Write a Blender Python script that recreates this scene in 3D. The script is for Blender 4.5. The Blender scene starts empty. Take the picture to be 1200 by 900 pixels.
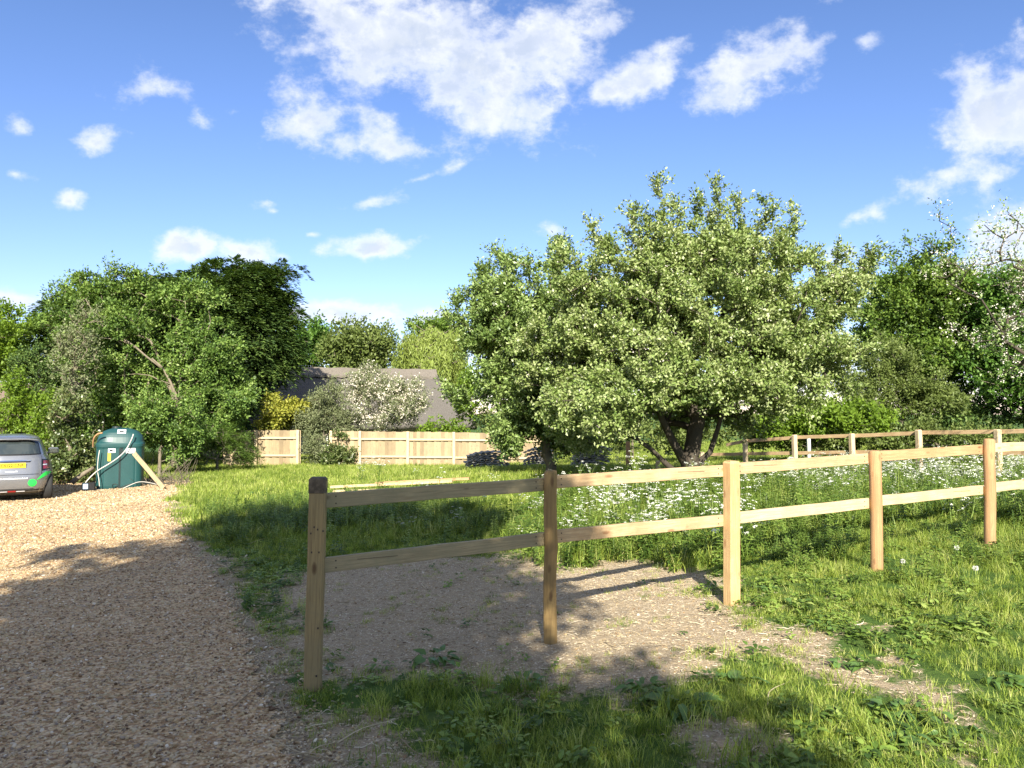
import bpy, math, random
import numpy as np
from mathutils import Vector, Matrix
from mathutils.bvhtree import BVHTree

rng = np.random.default_rng(7)
random.seed(7)
SC = bpy.context.scene
COL = SC.collection

# ------------------------------------------------------------------ camera
CAMH = 1.6
PITCH = math.radians(2.23)
cam_d = bpy.data.cameras.new("camera")
cam_d.sensor_width = 36.0
cam_d.lens = 27.0
cam_d.clip_start = 0.05
cam_d.clip_end = 5000
cam = bpy.data.objects.new("camera", cam_d)
COL.objects.link(cam)
cam.location = (0, 0, CAMH)
cam.rotation_euler = (math.radians(90) + PITCH, 0, 0)
SC.camera = cam

# ------------------------------------------------------------------ light
SUN_EL = math.radians(32)
SUN_AZ = math.radians(2.0)     # the sun stands behind the camera, a touch to the right
sun_d = bpy.data.lights.new("sun", 'SUN')
sun_d.energy = 5.0
sun_d.angle = math.radians(0.5)
sun_d.color = (1.0, 0.93, 0.80)
sun = bpy.data.objects.new("sun", sun_d)
COL.objects.link(sun)
sun.rotation_euler = (math.radians(90) - SUN_EL, 0, SUN_AZ)

SC.view_settings.view_transform = 'Standard'
SC.view_settings.look = 'None'
SC.view_settings.exposure = 1.28
SC.view_settings.gamma = 1.0
SC.render.engine = 'CYCLES'
SC.cycles.max_bounces = 8
SC.cycles.transparent_max_bounces = 8
SC.cycles.diffuse_bounces = 4


def px_dir(px, py):
    r = (px - 600) / 900.0
    u = (450 - py) / 900.0
    return np.array([r, math.cos(PITCH) - u * math.sin(PITCH), math.sin(PITCH) + u * math.cos(PITCH)])


def at(px, py, Y):
    """the point of the place that lies Y metres in front along this sight line"""
    d = px_dir(px, py)
    return np.array([0, 0, CAMH]) + d * (Y / d[1])


def proj(p):
    p = np.asarray(p, float)
    x, y, z = p[..., 0], p[..., 1], p[..., 2] - CAMH
    f = y * math.cos(PITCH) + z * math.sin(PITCH)
    u = -y * math.sin(PITCH) + z * math.cos(PITCH)
    f = np.where(f < 0.05, 0.05, f)
    return 600 + 900 * x / f, 450 - 900 * u / f


# world: sky texture + clouds at their directions
world = bpy.data.worlds.new("World")
SC.world = world
world.use_nodes = True


def build_world():
    nt = world.node_tree
    N = nt.nodes
    L = nt.links
    N.clear()
    out = N.new("ShaderNodeOutputWorld")
    bg = N.new("ShaderNodeBackground")
    sky = N.new("ShaderNodeTexSky")
    sky.sky_type = 'NISHITA'
    sky.sun_disc = False
    sky.sun_elevation = SUN_EL
    sky.sun_rotation = math.radians(180) - SUN_AZ
    sky.altitude = 0
    sky.air_density = 1.0
    sky.dust_density = 0.1
    sky.ozone_density = 3.4
    hs = N.new("ShaderNodeHueSaturation")
    hs.inputs['Saturation'].default_value = 1.0
    hs.inputs['Value'].default_value = 5.6
    tint = N.new("ShaderNodeMix")
    tint.data_type = 'RGBA'
    tint.blend_type = 'MULTIPLY'
    tint.inputs['Factor'].default_value = 1.0
    tint.inputs['B'].default_value = (0.156, 0.150, 0.163, 1)
    L.new(sky.outputs[0], tint.inputs['A'])
    gm = N.new("ShaderNodeGamma")
    gm.inputs[1].default_value = 1.18
    L.new(tint.outputs['Result'], gm.inputs[0])
    low = N.new("ShaderNodeMix")
    low.data_type = 'RGBA'
    low.blend_type = 'MULTIPLY'
    low.inputs['Factor'].default_value = 1.0
    L.new(gm.outputs[0], low.inputs['A'])
    L.new(low.outputs['Result'], hs.inputs['Color'])
    tc = N.new("ShaderNodeTexCoord")
    sep = N.new("ShaderNodeSeparateXYZ")
    L.new(tc.outputs['Generated'], sep.inputs[0])

    def M(op, a=None, b=None, c=None, clamp=False):
        n = N.new("ShaderNodeMath")
        n.operation = op
        n.use_clamp = clamp
        for i, v in enumerate((a, b, c)):
            if v is None:
                continue
            if isinstance(v, (int, float)):
                n.inputs[i].default_value = v
            else:
                L.new(v, n.inputs[i])
        return n.outputs[0]
    az = M('ARCTAN2', sep.outputs[0], sep.outputs[1])
    el = M('ARCSINE', sep.outputs[2])
    # the air near the horizon is a little bluer and paler than the model has it, all the way round
    lr = N.new("ShaderNodeMapRange")
    lr.inputs['From Min'].default_value = 0.0
    lr.inputs['From Max'].default_value = 0.42
    L.new(el, lr.inputs['Value'])
    lc = N.new("ShaderNodeMix")
    lc.data_type = 'RGBA'
    lc.inputs['A'].default_value = (0.92, 0.83, 0.90, 1)
    lc.inputs['B'].default_value = (1.0, 1.0, 1.0, 1)
    L.new(lr.outputs[0], lc.inputs['Factor'])
    L.new(lc.outputs['Result'], low.inputs['B'])
    comb = N.new("ShaderNodeCombineXYZ")
    L.new(az, comb.inputs[0])
    L.new(el, comb.inputs[1])
    # noise bends the outline of each cloud
    nz = N.new("ShaderNodeTexNoise")
    nz.inputs['Scale'].default_value = 13.0
    nz.inputs['Detail'].default_value = 9
    nz.inputs['Roughness'].default_value = 0.62
    mp = N.new("ShaderNodeMapping")
    mp.inputs['Scale'].default_value = (1.0, 1.5, 1.5)
    L.new(tc.outputs['Generated'], mp.inputs[0])
    L.new(mp.outputs[0], nz.inputs['Vector'])
    blobs = [  # px, py, rx, ry, turn, strength
        (400, 12, 110, 50, 0, 1.0), (480, 40, 130, 62, -8, 1.05), (560, 85, 95, 62, -10, 1.1), (635, 45, 75, 45, 22, 1.0),
        (585, 125, 60, 30, 0, .85), (660, 25, 70, 22, 20, .8),
        (345, 140, 58, 36, 8, .95), (460, 160, 42, 34, 10, .9), (400, 168, 50, 20, -10, .75),
        (172, 104, 52, 23, 5, .85), (115, 168, 46, 17, 12, .7), (28, 152, 24, 15, 0, .5), (18, 204, 26, 10, 5, .6),
        (83, 236, 22, 12, 0, .55), (238, 145, 36, 22, -20, .5), (310, 238, 30, 12, 0, .45), (322, 248, 20, 8, 0, .5),
        (762, 80, 56, 26, 25, .9), (705, 112, 50, 16, 20, .7), (890, 76, 72, 32, 18, 1.0), (838, 104, 46, 26, 10, .7),
        (955, 52, 52, 12, 20, .65), (1010, 47, 24, 13, 0, .65),
        (1165, 138, 70, 40, 10, 1.05), (1215, 120, 60, 50, 0, 1.0), (1110, 205, 60, 20, 4, .85), (1160, 205, 50, 22, 4, .6),
        (1012, 252, 48, 16, 22, .62), (1195, 272, 52, 34, 15, 1.05), (1215, 320, 70, 50, 0, 1.0), (1120, 330, 50, 24, 0, .75),
        (1000, 300, 60, 22, 0, .8), (940, 290, 50, 16, 0, .5),
        (425, 293, 66, 15, 6, .9), (432, 236, 42, 11, 18, .7), (222, 290, 46, 17, 5, 1.0), (285, 292, 60, 18, 0, .85), (330, 300, 40, 12, 0, .6),
        (645, 270, 22, 13, -15, .6), (535, 195, 32, 14, 25, .5), (490, 210, 40, 8, 15, .35), (365, 275, 20, 7, 0, .45),
        (400, 368, 170, 17, 0, .85), (520, 372, 90, 14, 0, .8), (20, 352, 80, 14, 0, .8), (-60, 350, 80, 20, 0, .9),
    ]
    cur = None
    for (px, py, rx, ry, rot, st) in blobs:
        d = px_dir(px, py)
        d /= np.linalg.norm(d)
        a0 = math.atan2(d[0], d[1])
        e0 = math.asin(d[2])
        m = N.new("ShaderNodeMapping")
        m.vector_type = 'TEXTURE'
        k = 900 * (1 + ((px - 600) / 900.0) ** 2)
        m.inputs['Location'].default_value = (a0, e0, 0)
        m.inputs['Rotation'].default_value = (0, 0, math.radians(rot))
        m.inputs['Scale'].default_value = (rx / k * 1.25, ry / 900 * 1.25, 1)
        L.new(comb.outputs[0], m.inputs[0])
        ln = N.new("ShaderNodeVectorMath")
        ln.operation = 'LENGTH'
        L.new(m.outputs[0], ln.inputs[0])
        v = M('MULTIPLY_ADD', ln.outputs['Value'], -1.0, st)      # st at the heart, falling outwards
        cur = v if cur is None else M('SMOOTH_MAX', cur, v, 0.25)
    cover = M('MULTIPLY_ADD', nz.outputs['Fac'], 3.2, -1.62)
    dens = M('ADD', cur, cover)
    # out of view the clouds go on, cover raised for whiter, brighter fill
    n2 = N.new("ShaderNodeTexNoise")
    n2.inputs['Scale'].default_value = 2.6
    n2.inputs['Detail'].default_value = 8
    n2.inputs['Roughness'].default_value = 0.6
    L.new(tc.outputs['Generated'], n2.inputs['Vector'])
    gen = M('MULTIPLY_ADD', n2.outputs['Fac'], 7.0, -3.15)
    aaz = M('ABSOLUTE', az)
    o1 = M('MULTIPLY_ADD', aaz, 4.0, -2.9, clamp=True)
    o2 = M('MULTIPLY_ADD', el, 6.0, -3.6, clamp=True)
    outm = M('MAXIMUM', o1, o2)
    gen = M('MULTIPLY', gen, outm)
    dens = M('MAXIMUM', dens, gen)
    fac = N.new("ShaderNodeMapRange")
    fac.interpolation_type = 'SMOOTHSTEP'
    fac.inputs['From Min'].default_value = 0.0
    fac.inputs['From Max'].default_value = 0.85
    fac.inputs['To Max'].default_value = 0.93
    L.new(dens, fac.inputs['Value'])
    # thick hearts of clouds are greyer
    thick = N.new("ShaderNodeMapRange")
    thick.interpolation_type = 'SMOOTHSTEP'
    thick.inputs['From Min'].default_value = 0.5
    thick.inputs['From Max'].default_value = 1.1
    L.new(dens, thick.inputs['Value'])
    n3 = N.new("ShaderNodeTexNoise")
    n3.inputs['Scale'].default_value = 16.0
    n3.inputs['Detail'].default_value = 6
    L.new(tc.outputs['Generated'], n3.inputs['Vector'])
    th2 = M('MULTIPLY', thick.outputs[0], M('MULTIPLY_ADD', n3.outputs['Fac'], 2.2, -0.25, clamp=True))
    cc = N.new("ShaderNodeMix")
    cc.data_type = 'RGBA'
    cc.inputs['A'].default_value = (4.6, 4.7, 4.9, 1)
    cc.inputs['B'].default_value = (3.2, 3.5, 4.0, 1)
    L.new(th2, cc.inputs['Factor'])
    mx = N.new("ShaderNodeMix")
    mx.data_type = 'RGBA'
    n4 = N.new("ShaderNodeTexNoise")
    n4.inputs['Scale'].default_value = 28.0
    n4.inputs['Detail'].default_value = 7
    n4.inputs['Roughness'].default_value = 0.6
    L.new(tc.outputs['Generated'], n4.inputs['Vector'])
    wisp = M('MULTIPLY_ADD', n4.outputs['Fac'], 1.5, 0.12, clamp=True)
    wisp = M('MAXIMUM', wisp, M('MULTIPLY', fac.outputs[0], 0.9))
    L.new(M('MULTIPLY', fac.outputs[0], wisp), mx.inputs['Factor'])
    L.new(hs.outputs[0], mx.inputs['A'])
    L.new(cc.outputs['Result'], mx.inputs['B'])
    L.new(mx.outputs['Result'], bg.inputs['Color'])
    bg.inputs['Strength'].default_value = 0.10
    L.new(bg.outputs[0], out.inputs[0])


build_world()


# ------------------------------------------------------------------ helpers
def tag(o, label=None, cat=None, group=None, kind=None):
    if label: o['label'] = label
    if cat: o['category'] = cat
    if group: o['group'] = group
    if kind: o['kind'] = kind
    return o


def link(o, parent=None):
    COL.objects.link(o)
    if parent is not None:
        o.parent = parent
    return o


def empty(name, loc, label=None, cat=None, group=None, rz=0.0):
    o = bpy.data.objects.new(name, None)
    o.empty_display_size = 0.1
    o.location = [float(v) for v in loc]
    o.rotation_euler = (0, 0, rz)
    link(o)
    return tag(o, label, cat, group)


def np_mesh(name, V, F, mat=None, smooth=False):
    """F: (n,k) array of equal polygons, or a list of polygons"""
    V = np.asarray(V, np.float32)
    me = bpy.data.meshes.new(name)
    if isinstance(F, np.ndarray):
        k = F.shape[1]
        n = F.shape[0]
        me.vertices.add(len(V))
        me.vertices.foreach_set('co', V.ravel())
        me.loops.add(n * k)
        me.loops.foreach_set('vertex_index', F.astype(np.int32).ravel())
        me.polygons.add(n)
        me.polygons.foreach_set('loop_start', np.arange(0, n * k, k, dtype=np.int32))
        if smooth:
            me.polygons.foreach_set('use_smooth', np.ones(n, bool))
        me.update(calc_edges=True)
    else:
        me.from_pydata(V.tolist(), [], [list(map(int, f)) for f in F])
        if smooth:
            me.polygons.foreach_set('use_smooth', np.ones(len(me.polygons), bool))
        me.update()
    if mat is not None:
        for m_ in (mat if isinstance(mat, (list, tuple)) else [mat]):
            me.materials.append(m_)
    return me


def obj(name, V, F, mat, parent=None, smooth=False):
    o = bpy.data.objects.new(name, np_mesh(name, V, F, mat, smooth))
    return link(o, parent)


class MB:
    """collects polygons of one mesh"""
    def __init__(s):
        s.v = []
        s.f = []
        s.n = 0

    def add(s, V, F):
        V = np.asarray(V, float)
        s.v.append(V)
        for f in F:
            s.f.append([int(i) + s.n for i in f])
        s.n += len(V)
        return s

    def box(s, c, h, R=None, ch=0.0):
        V, F = cbox(h, ch)
        if R is not None:
            V = V @ np.asarray(R).T
        s.add(V + np.asarray(c, float), F)
        return s

    def tube(s, pts, rad, k=8, cap=True):
        V, F = tube(pts, rad, k, cap)
        return s.add(V, F)

    def build(s, name, mat, parent=None, smooth=False):
        return obj(name, np.concatenate(s.v), s.f, mat, parent, smooth)


def cbox(h, ch=0.0):
    hx, hy, hz = h
    if ch <= 0:
        V = np.array([[x, y, z] for x in (-hx, hx) for y in (-hy, hy) for z in (-hz, hz)])
        F = [[0, 1, 3, 2], [4, 6, 7, 5], [0, 4, 5, 1], [2, 3, 7, 6], [0, 2, 6, 4], [1, 5, 7, 3]]
        return V, F
    V = []
    idx = {}
    for x in (-1, 1):
        for y in (-1, 1):
            for z in (-1, 1):
                for a in range(3):
                    p = [x * (hx - ch), y * (hy - ch), z * (hz - ch)]
                    p[a] = (x * hx, y * hy, z * hz)[a]
                    idx[(x, y, z, a)] = len(V)
                    V.append(p)
    F = []
    s2 = (-1, 1)
    for a in range(3):
        b, c = [(1, 2), (2, 0), (0, 1)][a]
        for s_ in s2:
            q = []
            for (u, w) in ((-1, -1), (1, -1), (1, 1), (-1, 1)):
                k = [0, 0, 0]
                k[a] = s_
                k[b] = u
                k[c] = w
                q.append(idx[(k[0], k[1], k[2], a)])
            F.append(q if s_ > 0 else q[::-1])
    for a in range(3):
        b, c = [(1, 2), (2, 0), (0, 1)][a]
        for u in s2:
            for w in s2:
                k1 = [0, 0, 0]; k2 = [0, 0, 0]
                k1[a] = -1; k2[a] = 1
                k1[b] = k2[b] = u
                k1[c] = k2[c] = w
                q = [idx[(*k1, b)], idx[(*k2, b)], idx[(*k2, c)], idx[(*k1, c)]]
                F.append(q if u * w < 0 else q[::-1])
    for x in s2:
        for y in s2:
            for z in s2:
                q = [idx[(x, y, z, 0)], idx[(x, y, z, 1)], idx[(x, y, z, 2)]]
                F.append(q if x * y * z > 0 else q[::-1])
    return np.array(V), F


def tube(pts, rad, k=8, cap=True):
    pts = np.asarray(pts, float)
    n = len(pts)
    rad = np.broadcast_to(np.asarray(rad, float), (n,))
    V = []
    T = np.gradient(pts, axis=0)
    T /= np.linalg.norm(T, axis=1)[:, None] + 1e-9
    ref = np.array([0, 0, 1.0]) if abs(T[0][2]) < 0.9 else np.array([1.0, 0, 0])
    a = np.cross(T[0], ref)
    a /= np.linalg.norm(a)
    for i in range(n):
        a = a - T[i] * a.dot(T[i])
        a /= np.linalg.norm(a) + 1e-9
        b = np.cross(T[i], a)
        for j in range(k):
            t = 2 * math.pi * j / k
            V.append(pts[i] + rad[i] * (math.cos(t) * a + math.sin(t) * b))
    F = []
    for i in range(n - 1):
        for j in range(k):
            j2 = (j + 1) % k
            F.append([i * k + j, i * k + j2, (i + 1) * k + j2, (i + 1) * k + j])
    if cap:
        F.append(list(range(k))[::-1])
        F.append([(n - 1) * k + j for j in range(k)])
    return np.array(V), F


def vnoise(x, y, seed=0):
    """smooth value noise 0..1"""
    x = np.asarray(x, float)
    y = np.asarray(y, float)
    xi = np.floor(x).astype(np.int64)
    yi = np.floor(y).astype(np.int64)
    fx = x - xi
    fy = y - yi
    fx = fx * fx * (3 - 2 * fx)
    fy = fy * fy * (3 - 2 * fy)

    def h(a, b):
        n = (a * 374761393 + b * 668265263 + seed * 974634777) & 0x7fffffff
        n = ((n ^ (n >> 13)) * 1274126177) & 0x7fffffff
        return ((n ^ (n >> 16)) & 0xffff) / 65535.0
    return (h(xi, yi) * (1 - fx) + h(xi + 1, yi) * fx) * (1 - fy) + (h(xi, yi + 1) * (1 - fx) + h(xi + 1, yi + 1) * fx) * fy


def fbm(x, y, seed=0, o=3):
    s = 0
    a = 0.5
    t = 0
    for i in range(o):
        s = s + a * vnoise(x * 2 ** i, y * 2 ** i, seed + i)
        t += a
        a *= 0.5
    return s / t


def sdpoly(px, py, poly):
    """signed distance to polygon, positive inside"""
    px = np.asarray(px, float)
    py = np.asarray(py, float)
    d = np.full(px.shape, 1e18)
    ins = np.zeros(px.shape, bool)
    n = len(poly)
    for i in range(n):
        x0, y0 = poly[i]
        x1, y1 = poly[(i + 1) % n]
        ex, ey = x1 - x0, y1 - y0
        t = np.clip(((px - x0) * ex + (py - y0) * ey) / (ex * ex + ey * ey + 1e-12), 0, 1)
        d = np.minimum(d, (px - x0 - t * ex) ** 2 + (py - y0 - t * ey) ** 2)
        if y0 != y1:
            c = ((y0 > py) != (y1 > py)) & (px < (x1 - x0) * (py - y0) / (y1 - y0) + x0)
            ins ^= c
    return np.where(ins, 1, -1) * np.sqrt(d)


# ------------------------------------------------------------------ materials
def new_mat(name):
    m = bpy.data.materials.new(name)
    m.use_nodes = True
    nt = m.node_tree
    b = nt.nodes['Principled BSDF']
    return m, nt, b


def N_(nt, typ, **kw):
    n = nt.nodes.new(typ)
    for k, v in kw.items():
        setattr(n, k, v)
    return n


def ramp(nt, fac, stops):
    r = N_(nt, "ShaderNodeValToRGB")
    e = r.color_ramp.elements
    while len(e) > 1:
        e.remove(e[-1])
    e[0].position = stops[0][0]
    e[0].color = (*stops[0][1], 1)
    for p, c in stops[1:]:
        q = e.new(p)
        q.color = (*c, 1)
    nt.links.new(fac, r.inputs[0])
    return r.outputs[0]


def noise(nt, scale, detail=4, rough=0.55, vec=None, out='Fac'):
    n = N_(nt, "ShaderNodeTexNoise")
    n.inputs['Scale'].default_value = scale
    n.inputs['Detail'].default_value = detail
    n.inputs['Roughness'].default_value = rough
    if vec is not None:
        nt.links.new(vec, n.inputs['Vector'])
    return n.outputs[out]


def mixc(nt, f, a, b, mode='MIX'):
    m = N_(nt, "ShaderNodeMix", data_type='RGBA', blend_type=mode)
    for k, v in (('Factor', f), ('A', a), ('B', b)):
        if isinstance(v, (int, float)):
            m.inputs[k].default_value = v
        elif isinstance(v, tuple):
            m.inputs[k].default_value = (*v, 1)
        else:
            nt.links.new(v, m.inputs[k])
    return m.outputs['Result']


def math_(nt, op, a, b=None, clamp=False):
    m = N_(nt, "ShaderNodeMath", operation=op, use_clamp=clamp)
    for i, v in enumerate((a, b)):
        if v is None:
            continue
        if isinstance(v, (int, float)):
            m.inputs[i].default_value = v
        else:
            nt.links.new(v, m.inputs[i])
    return m.outputs[0]


def bump(nt, b, h, strength=0.4, dist=0.01):
    n = N_(nt, "ShaderNodeBump")
    n.inputs['Strength'].default_value = strength
    n.inputs['Distance'].default_value = dist
    nt.links.new(h, n.inputs['Height'])
    nt.links.new(n.outputs[0], b.inputs['Normal'])


def plain(name, c, rough=0.6, metal=0.0, var=0.15, scale=6.0, spec=0.4, coat=0.0):
    m, nt, b = new_mat(name)
    tc = N_(nt, "ShaderNodeTexCoord")
    f = noise(nt, scale, 5, 0.6, tc.outputs['Object'])
    col = ramp(nt, f, [(0.3, tuple(x * (1 - var) for x in c)), (0.7, tuple(min(1, x * (1 + var)) for x in c))])
    nt.links.new(col, b.inputs['Base Color'])
    b.inputs['Roughness'].default_value = rough
    b.inputs['Metallic'].default_value = metal
    b.inputs['Specular IOR Level'].default_value = spec
    b.inputs['Coat Weight'].default_value = coat
    return m


def leaf_mat(name, cols, trans=0.35, rough=0.5, spec=0.3, patch=0.9, inst=False):
    """cols: from dark to light; every leaf takes its own tint"""
    m, nt, b = new_mat(name)
    geo = N_(nt, "ShaderNodeNewGeometry")
    tc = N_(nt, "ShaderNodeTexCoord")
    r = geo.outputs['Random Per Island']
    nz = noise(nt, patch, 3, 0.6, tc.outputs['Object'])
    if inst:
        oi = N_(nt, "ShaderNodeObjectInfo")
        nz = math_(nt, 'ADD', math_(nt, 'MULTIPLY', oi.outputs['Random'], 0.7), 0.15)
    f = math_(nt, 'ADD', math_(nt, 'MULTIPLY', r, 0.5), math_(nt, 'MULTIPLY', math_(nt, 'SUBTRACT', nz, 0.27), 0.95))
    st = [(0.08 + 0.84 * i / (len(cols) - 1), c) for i, c in enumerate(cols)]
    col = ramp(nt, f, st)
    nt.links.new(col, b.inputs['Base Color'])
    b.inputs['Roughness'].default_value = rough
    b.inputs['Specular IOR Level'].default_value = spec
    if trans > 0:
        tr = N_(nt, "ShaderNodeBsdfTranslucent")
        tcol = mixc(nt, 1.0, col, (1.0, 1.0, 0.45), 'MULTIPLY')
        nt.links.new(tcol, tr.inputs['Color'])
        ms = N_(nt, "ShaderNodeMixShader")
        ms.inputs[0].default_value = trans
        nt.links.new(b.outputs[0], ms.inputs[1])
        nt.links.new(tr.outputs[0], ms.inputs[2])
        nt.links.new(ms.outputs[0], nt.nodes['Material Output'].inputs[0])
    return m


def bark_mat(name, c, c2):
    m, nt, b = new_mat(name)
    tc = N_(nt, "ShaderNodeTexCoord")
    mp = N_(nt, "ShaderNodeMapping")
    mp.inputs['Scale'].default_value = (1, 1, 0.25)
    nt.links.new(tc.outputs['Object'], mp.inputs[0])
    f = noise(nt, 14, 6, 0.7, mp.outputs[0])
    f2 = noise(nt, 2.5, 3, 0.6, tc.outputs['Object'])
    col = mixc(nt, f2, ramp(nt, f, [(0.3, tuple(x * 0.45 for x in c)), (0.55, c), (0.75, tuple(min(1, x * 1.5) for x in c))]), c2)
    nt.links.new(col, b.inputs['Base Color'])
    b.inputs['Roughness'].default_value = 0.9
    b.inputs['Specular IOR Level'].default_value = 0.2
    bump(nt, b, f, 0.8, 0.02)
    return m


def wood_mat(name, c, dark, grain=1.0, axis='X', green=0.0, tint2=None):
    """sawn softwood: long grain, knots with rings, faint stains"""
    m, nt, b = new_mat(name)
    tc = N_(nt, "ShaderNodeTexCoord")
    oi = N_(nt, "ShaderNodeObjectInfo")
    off = N_(nt, "ShaderNodeVectorMath", operation='ADD')
    sc = N_(nt, "ShaderNodeVectorMath", operation='SCALE')
    cb = N_(nt, "ShaderNodeCombineXYZ")
    for i in range(3):
        nt.links.new(oi.outputs['Random'], cb.inputs[i])
    nt.links.new(cb.outputs[0], sc.inputs[0])
    sc.inputs['Scale'].default_value = 37.0
    nt.links.new(tc.outputs['Object'], off.inputs[0])
    nt.links.new(sc.outputs[0], off.inputs[1])
    warp = N_(nt, "ShaderNodeMapping")
    s = (0.35, 9, 9) if axis == 'X' else (9, 9, 0.35)
    warp.inputs['Scale'].default_value = s
    nt.links.new(off.outputs[0], warp.inputs[0])
    # knots
    kv = N_(nt, "ShaderNodeTexVoronoi")
    kv.inputs['Scale'].default_value = 1.0
    km = N_(nt, "ShaderNodeMapping")
    km.inputs['Scale'].default_value = (5.0, 14, 14) if axis == 'X' else (14, 14, 5.0)
    nt.links.new(off.outputs[0], km.inputs[0])
    nt.links.new(km.outputs[0], kv.inputs['Vector'])
    kd = kv.outputs['Distance']
    knot = N_(nt, "ShaderNodeMapRange")
    knot.inputs['From Min'].default_value = 0.10
    knot.inputs['From Max'].default_value = 0.26
    knot.inputs['To Min'].default_value = 1.0
    knot.inputs['To Max'].default_value = 0.0
    nt.links.new(kd, knot.inputs['Value'])
    ks = N_(nt, "ShaderNodeSeparateColor")
    nt.links.new(kv.outputs['Color'], ks.inputs[0])
    kgate = math_(nt, 'MULTIPLY', knot.outputs[0], math_(nt, 'GREATER_THAN', ks.outputs[0], 0.62))
    g = noise(nt, 3.2 * grain, 5, 0.55, warp.outputs[0])
    gg = math_(nt, 'ADD', math_(nt, 'MULTIPLY', g, 6.0), math_(nt, 'MULTIPLY', kgate, 1.4))
    rings = math_(nt, 'PINGPONG', gg, 0.5)
    fine = noise(nt, 26, 4, 0.6, warp.outputs[0])
    f = math_(nt, 'ADD', math_(nt, 'MULTIPLY', rings, 0.9), math_(nt, 'MULTIPLY', fine, 0.55))
    mid = tuple((a + d) / 2 for a, d in zip(c, dark))
    col = ramp(nt, f, [(0.18, mid), (0.42, tuple(x * .86 for x in c)), (0.6, c), (0.85, tuple(min(1, x * 1.12) for x in c))])
    blot = noise(nt, 3.4, 6, 0.72, off.outputs[0])
    t2 = tint2 or tuple(x * 0.75 for x in c)
    col = mixc(nt, math_(nt, 'MULTIPLY', math_(nt, 'SUBTRACT', blot, 0.40), 3.4, True), col, t2)
    col = mixc(nt, math_(nt, 'MULTIPLY', kgate, 0.8), col, dark)
    if green:
        gn = noise(nt, 5, 5, 0.7, off.outputs[0])
        col = mixc(nt, math_(nt, 'MULTIPLY', math_(nt, 'SUBTRACT', gn, 0.4, True), green, True), col, (0.09, 0.09, 0.06))
    nt.links.new(col, b.inputs['Base Color'])
    b.inputs['Roughness'].default_value = 0.75
    b.inputs['Specular IOR Level'].default_value = 0.25
    bump(nt, b, f, 0.35, 0.003)
    return m


# ------------------------------------------------------------------ terrain height
FENCE_Y0 = 5.0


def fence_pt(t):
    k = 1 + 0.1546 * t
    return np.array([FENCE_Y0 * (-0.258 + 0.3157 * t), FENCE_Y0 * k])


BFENCE_Y0 = 20.4


def bfence_pt(t):
    return np.array([BFENCE_Y0 * (0.3678 + 0.04256 * t), BFENCE_Y0 * (1 - 0.072 * t)])


_cp = []
for (t, py) in ((0, 812), (1, 749), (2, 711), (3, 668), (4, 638)):
    X, Y = fence_pt(t)
    z = at(600, py, Y)[2]
    _cp.append((X, Y, z))
for (px, py, Y) in ((16, 589, 17.8), (142, 572, 20.5), (430, 547, 30), (290, 548, 30), (570, 546, 30), (805, 569, 16), (643, 556, 18)):
    _cp.append(tuple(at(px, py, Y)))
_cp += [(0, 0, 0), (0, 3.4, -.04), (-3, 4, -.2), (3, 3.5, .05), (10.1, 16, .1), (7.6, 20.6, -.02), (13, 9, .32), (8, 5, .22), (-8, 8, -.28), (-14, 14, -.3), (12, 28, .0), (-5, 0, -.15), (-2, -8, 0), (6, -6, .1)]
_cp = np.array(_cp)
_A = np.c_[np.ones(len(_cp)), _cp[:, 0], _cp[:, 1]]
_aff = np.linalg.lstsq(_A, _cp[:, 2], rcond=None)[0]
_res = _cp[:, 2] - _A @ _aff
_S = 3.6
_K = np.exp(-((_cp[:, None, 0] - _cp[None, :, 0]) ** 2 + (_cp[:, None, 1] - _cp[None, :, 1]) ** 2) / (2 * _S * _S)) + 0.03 * np.eye(len(_cp))
_w = np.linalg.solve(_K, _res)


def gz(x, y):
    x = np.asarray(x, float)
    y = np.asarray(y, float)
    xc = 18 * np.tanh(x / 18)
    yc = np.where(y < 0, y * 0.3, y)
    yc = 45 * np.tanh(yc / 45)
    z = _aff[0] + _aff[1] * xc + _aff[2] * yc
    for (cx, cy, _), w in zip(_cp, _w):
        z = z + w * np.exp(-((x - cx) ** 2 + (y - cy) ** 2) / (2 * _S * _S))
    near = np.exp(-(y / 45.0) ** 2)
    z = z + near * (0.05 * (fbm(x * 0.7, y * 0.7, 3) - 0.5) + 0.035 * (fbm(x * 3.1, y * 3.1, 5, 2) - 0.5))
    return z


def ground_at(px, py):
    d = px_dir(px, py)
    Y = 5.0
    for _ in range(40):
        X = d[0] / d[1] * Y
        z = float(gz(X, Y))
        k = (z - CAMH) / (d[2] / d[1]) if d[2] < 0 else 60
        Y = 0.5 * Y + 0.5 * min(max(k, 0.5), 80)
    X = d[0] / d[1] * Y
    return np.array([X, Y, float(gz(X, Y))])


# zones on the ground
drive_edge = [ground_at(*p)[:2] for p in ((362, 900), (345, 862), (322, 815), (306, 765), (282, 712), (250, 668), (228, 640), (205, 612), (192, 594), (196, 583), (210, 577), (205, 571))]
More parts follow.
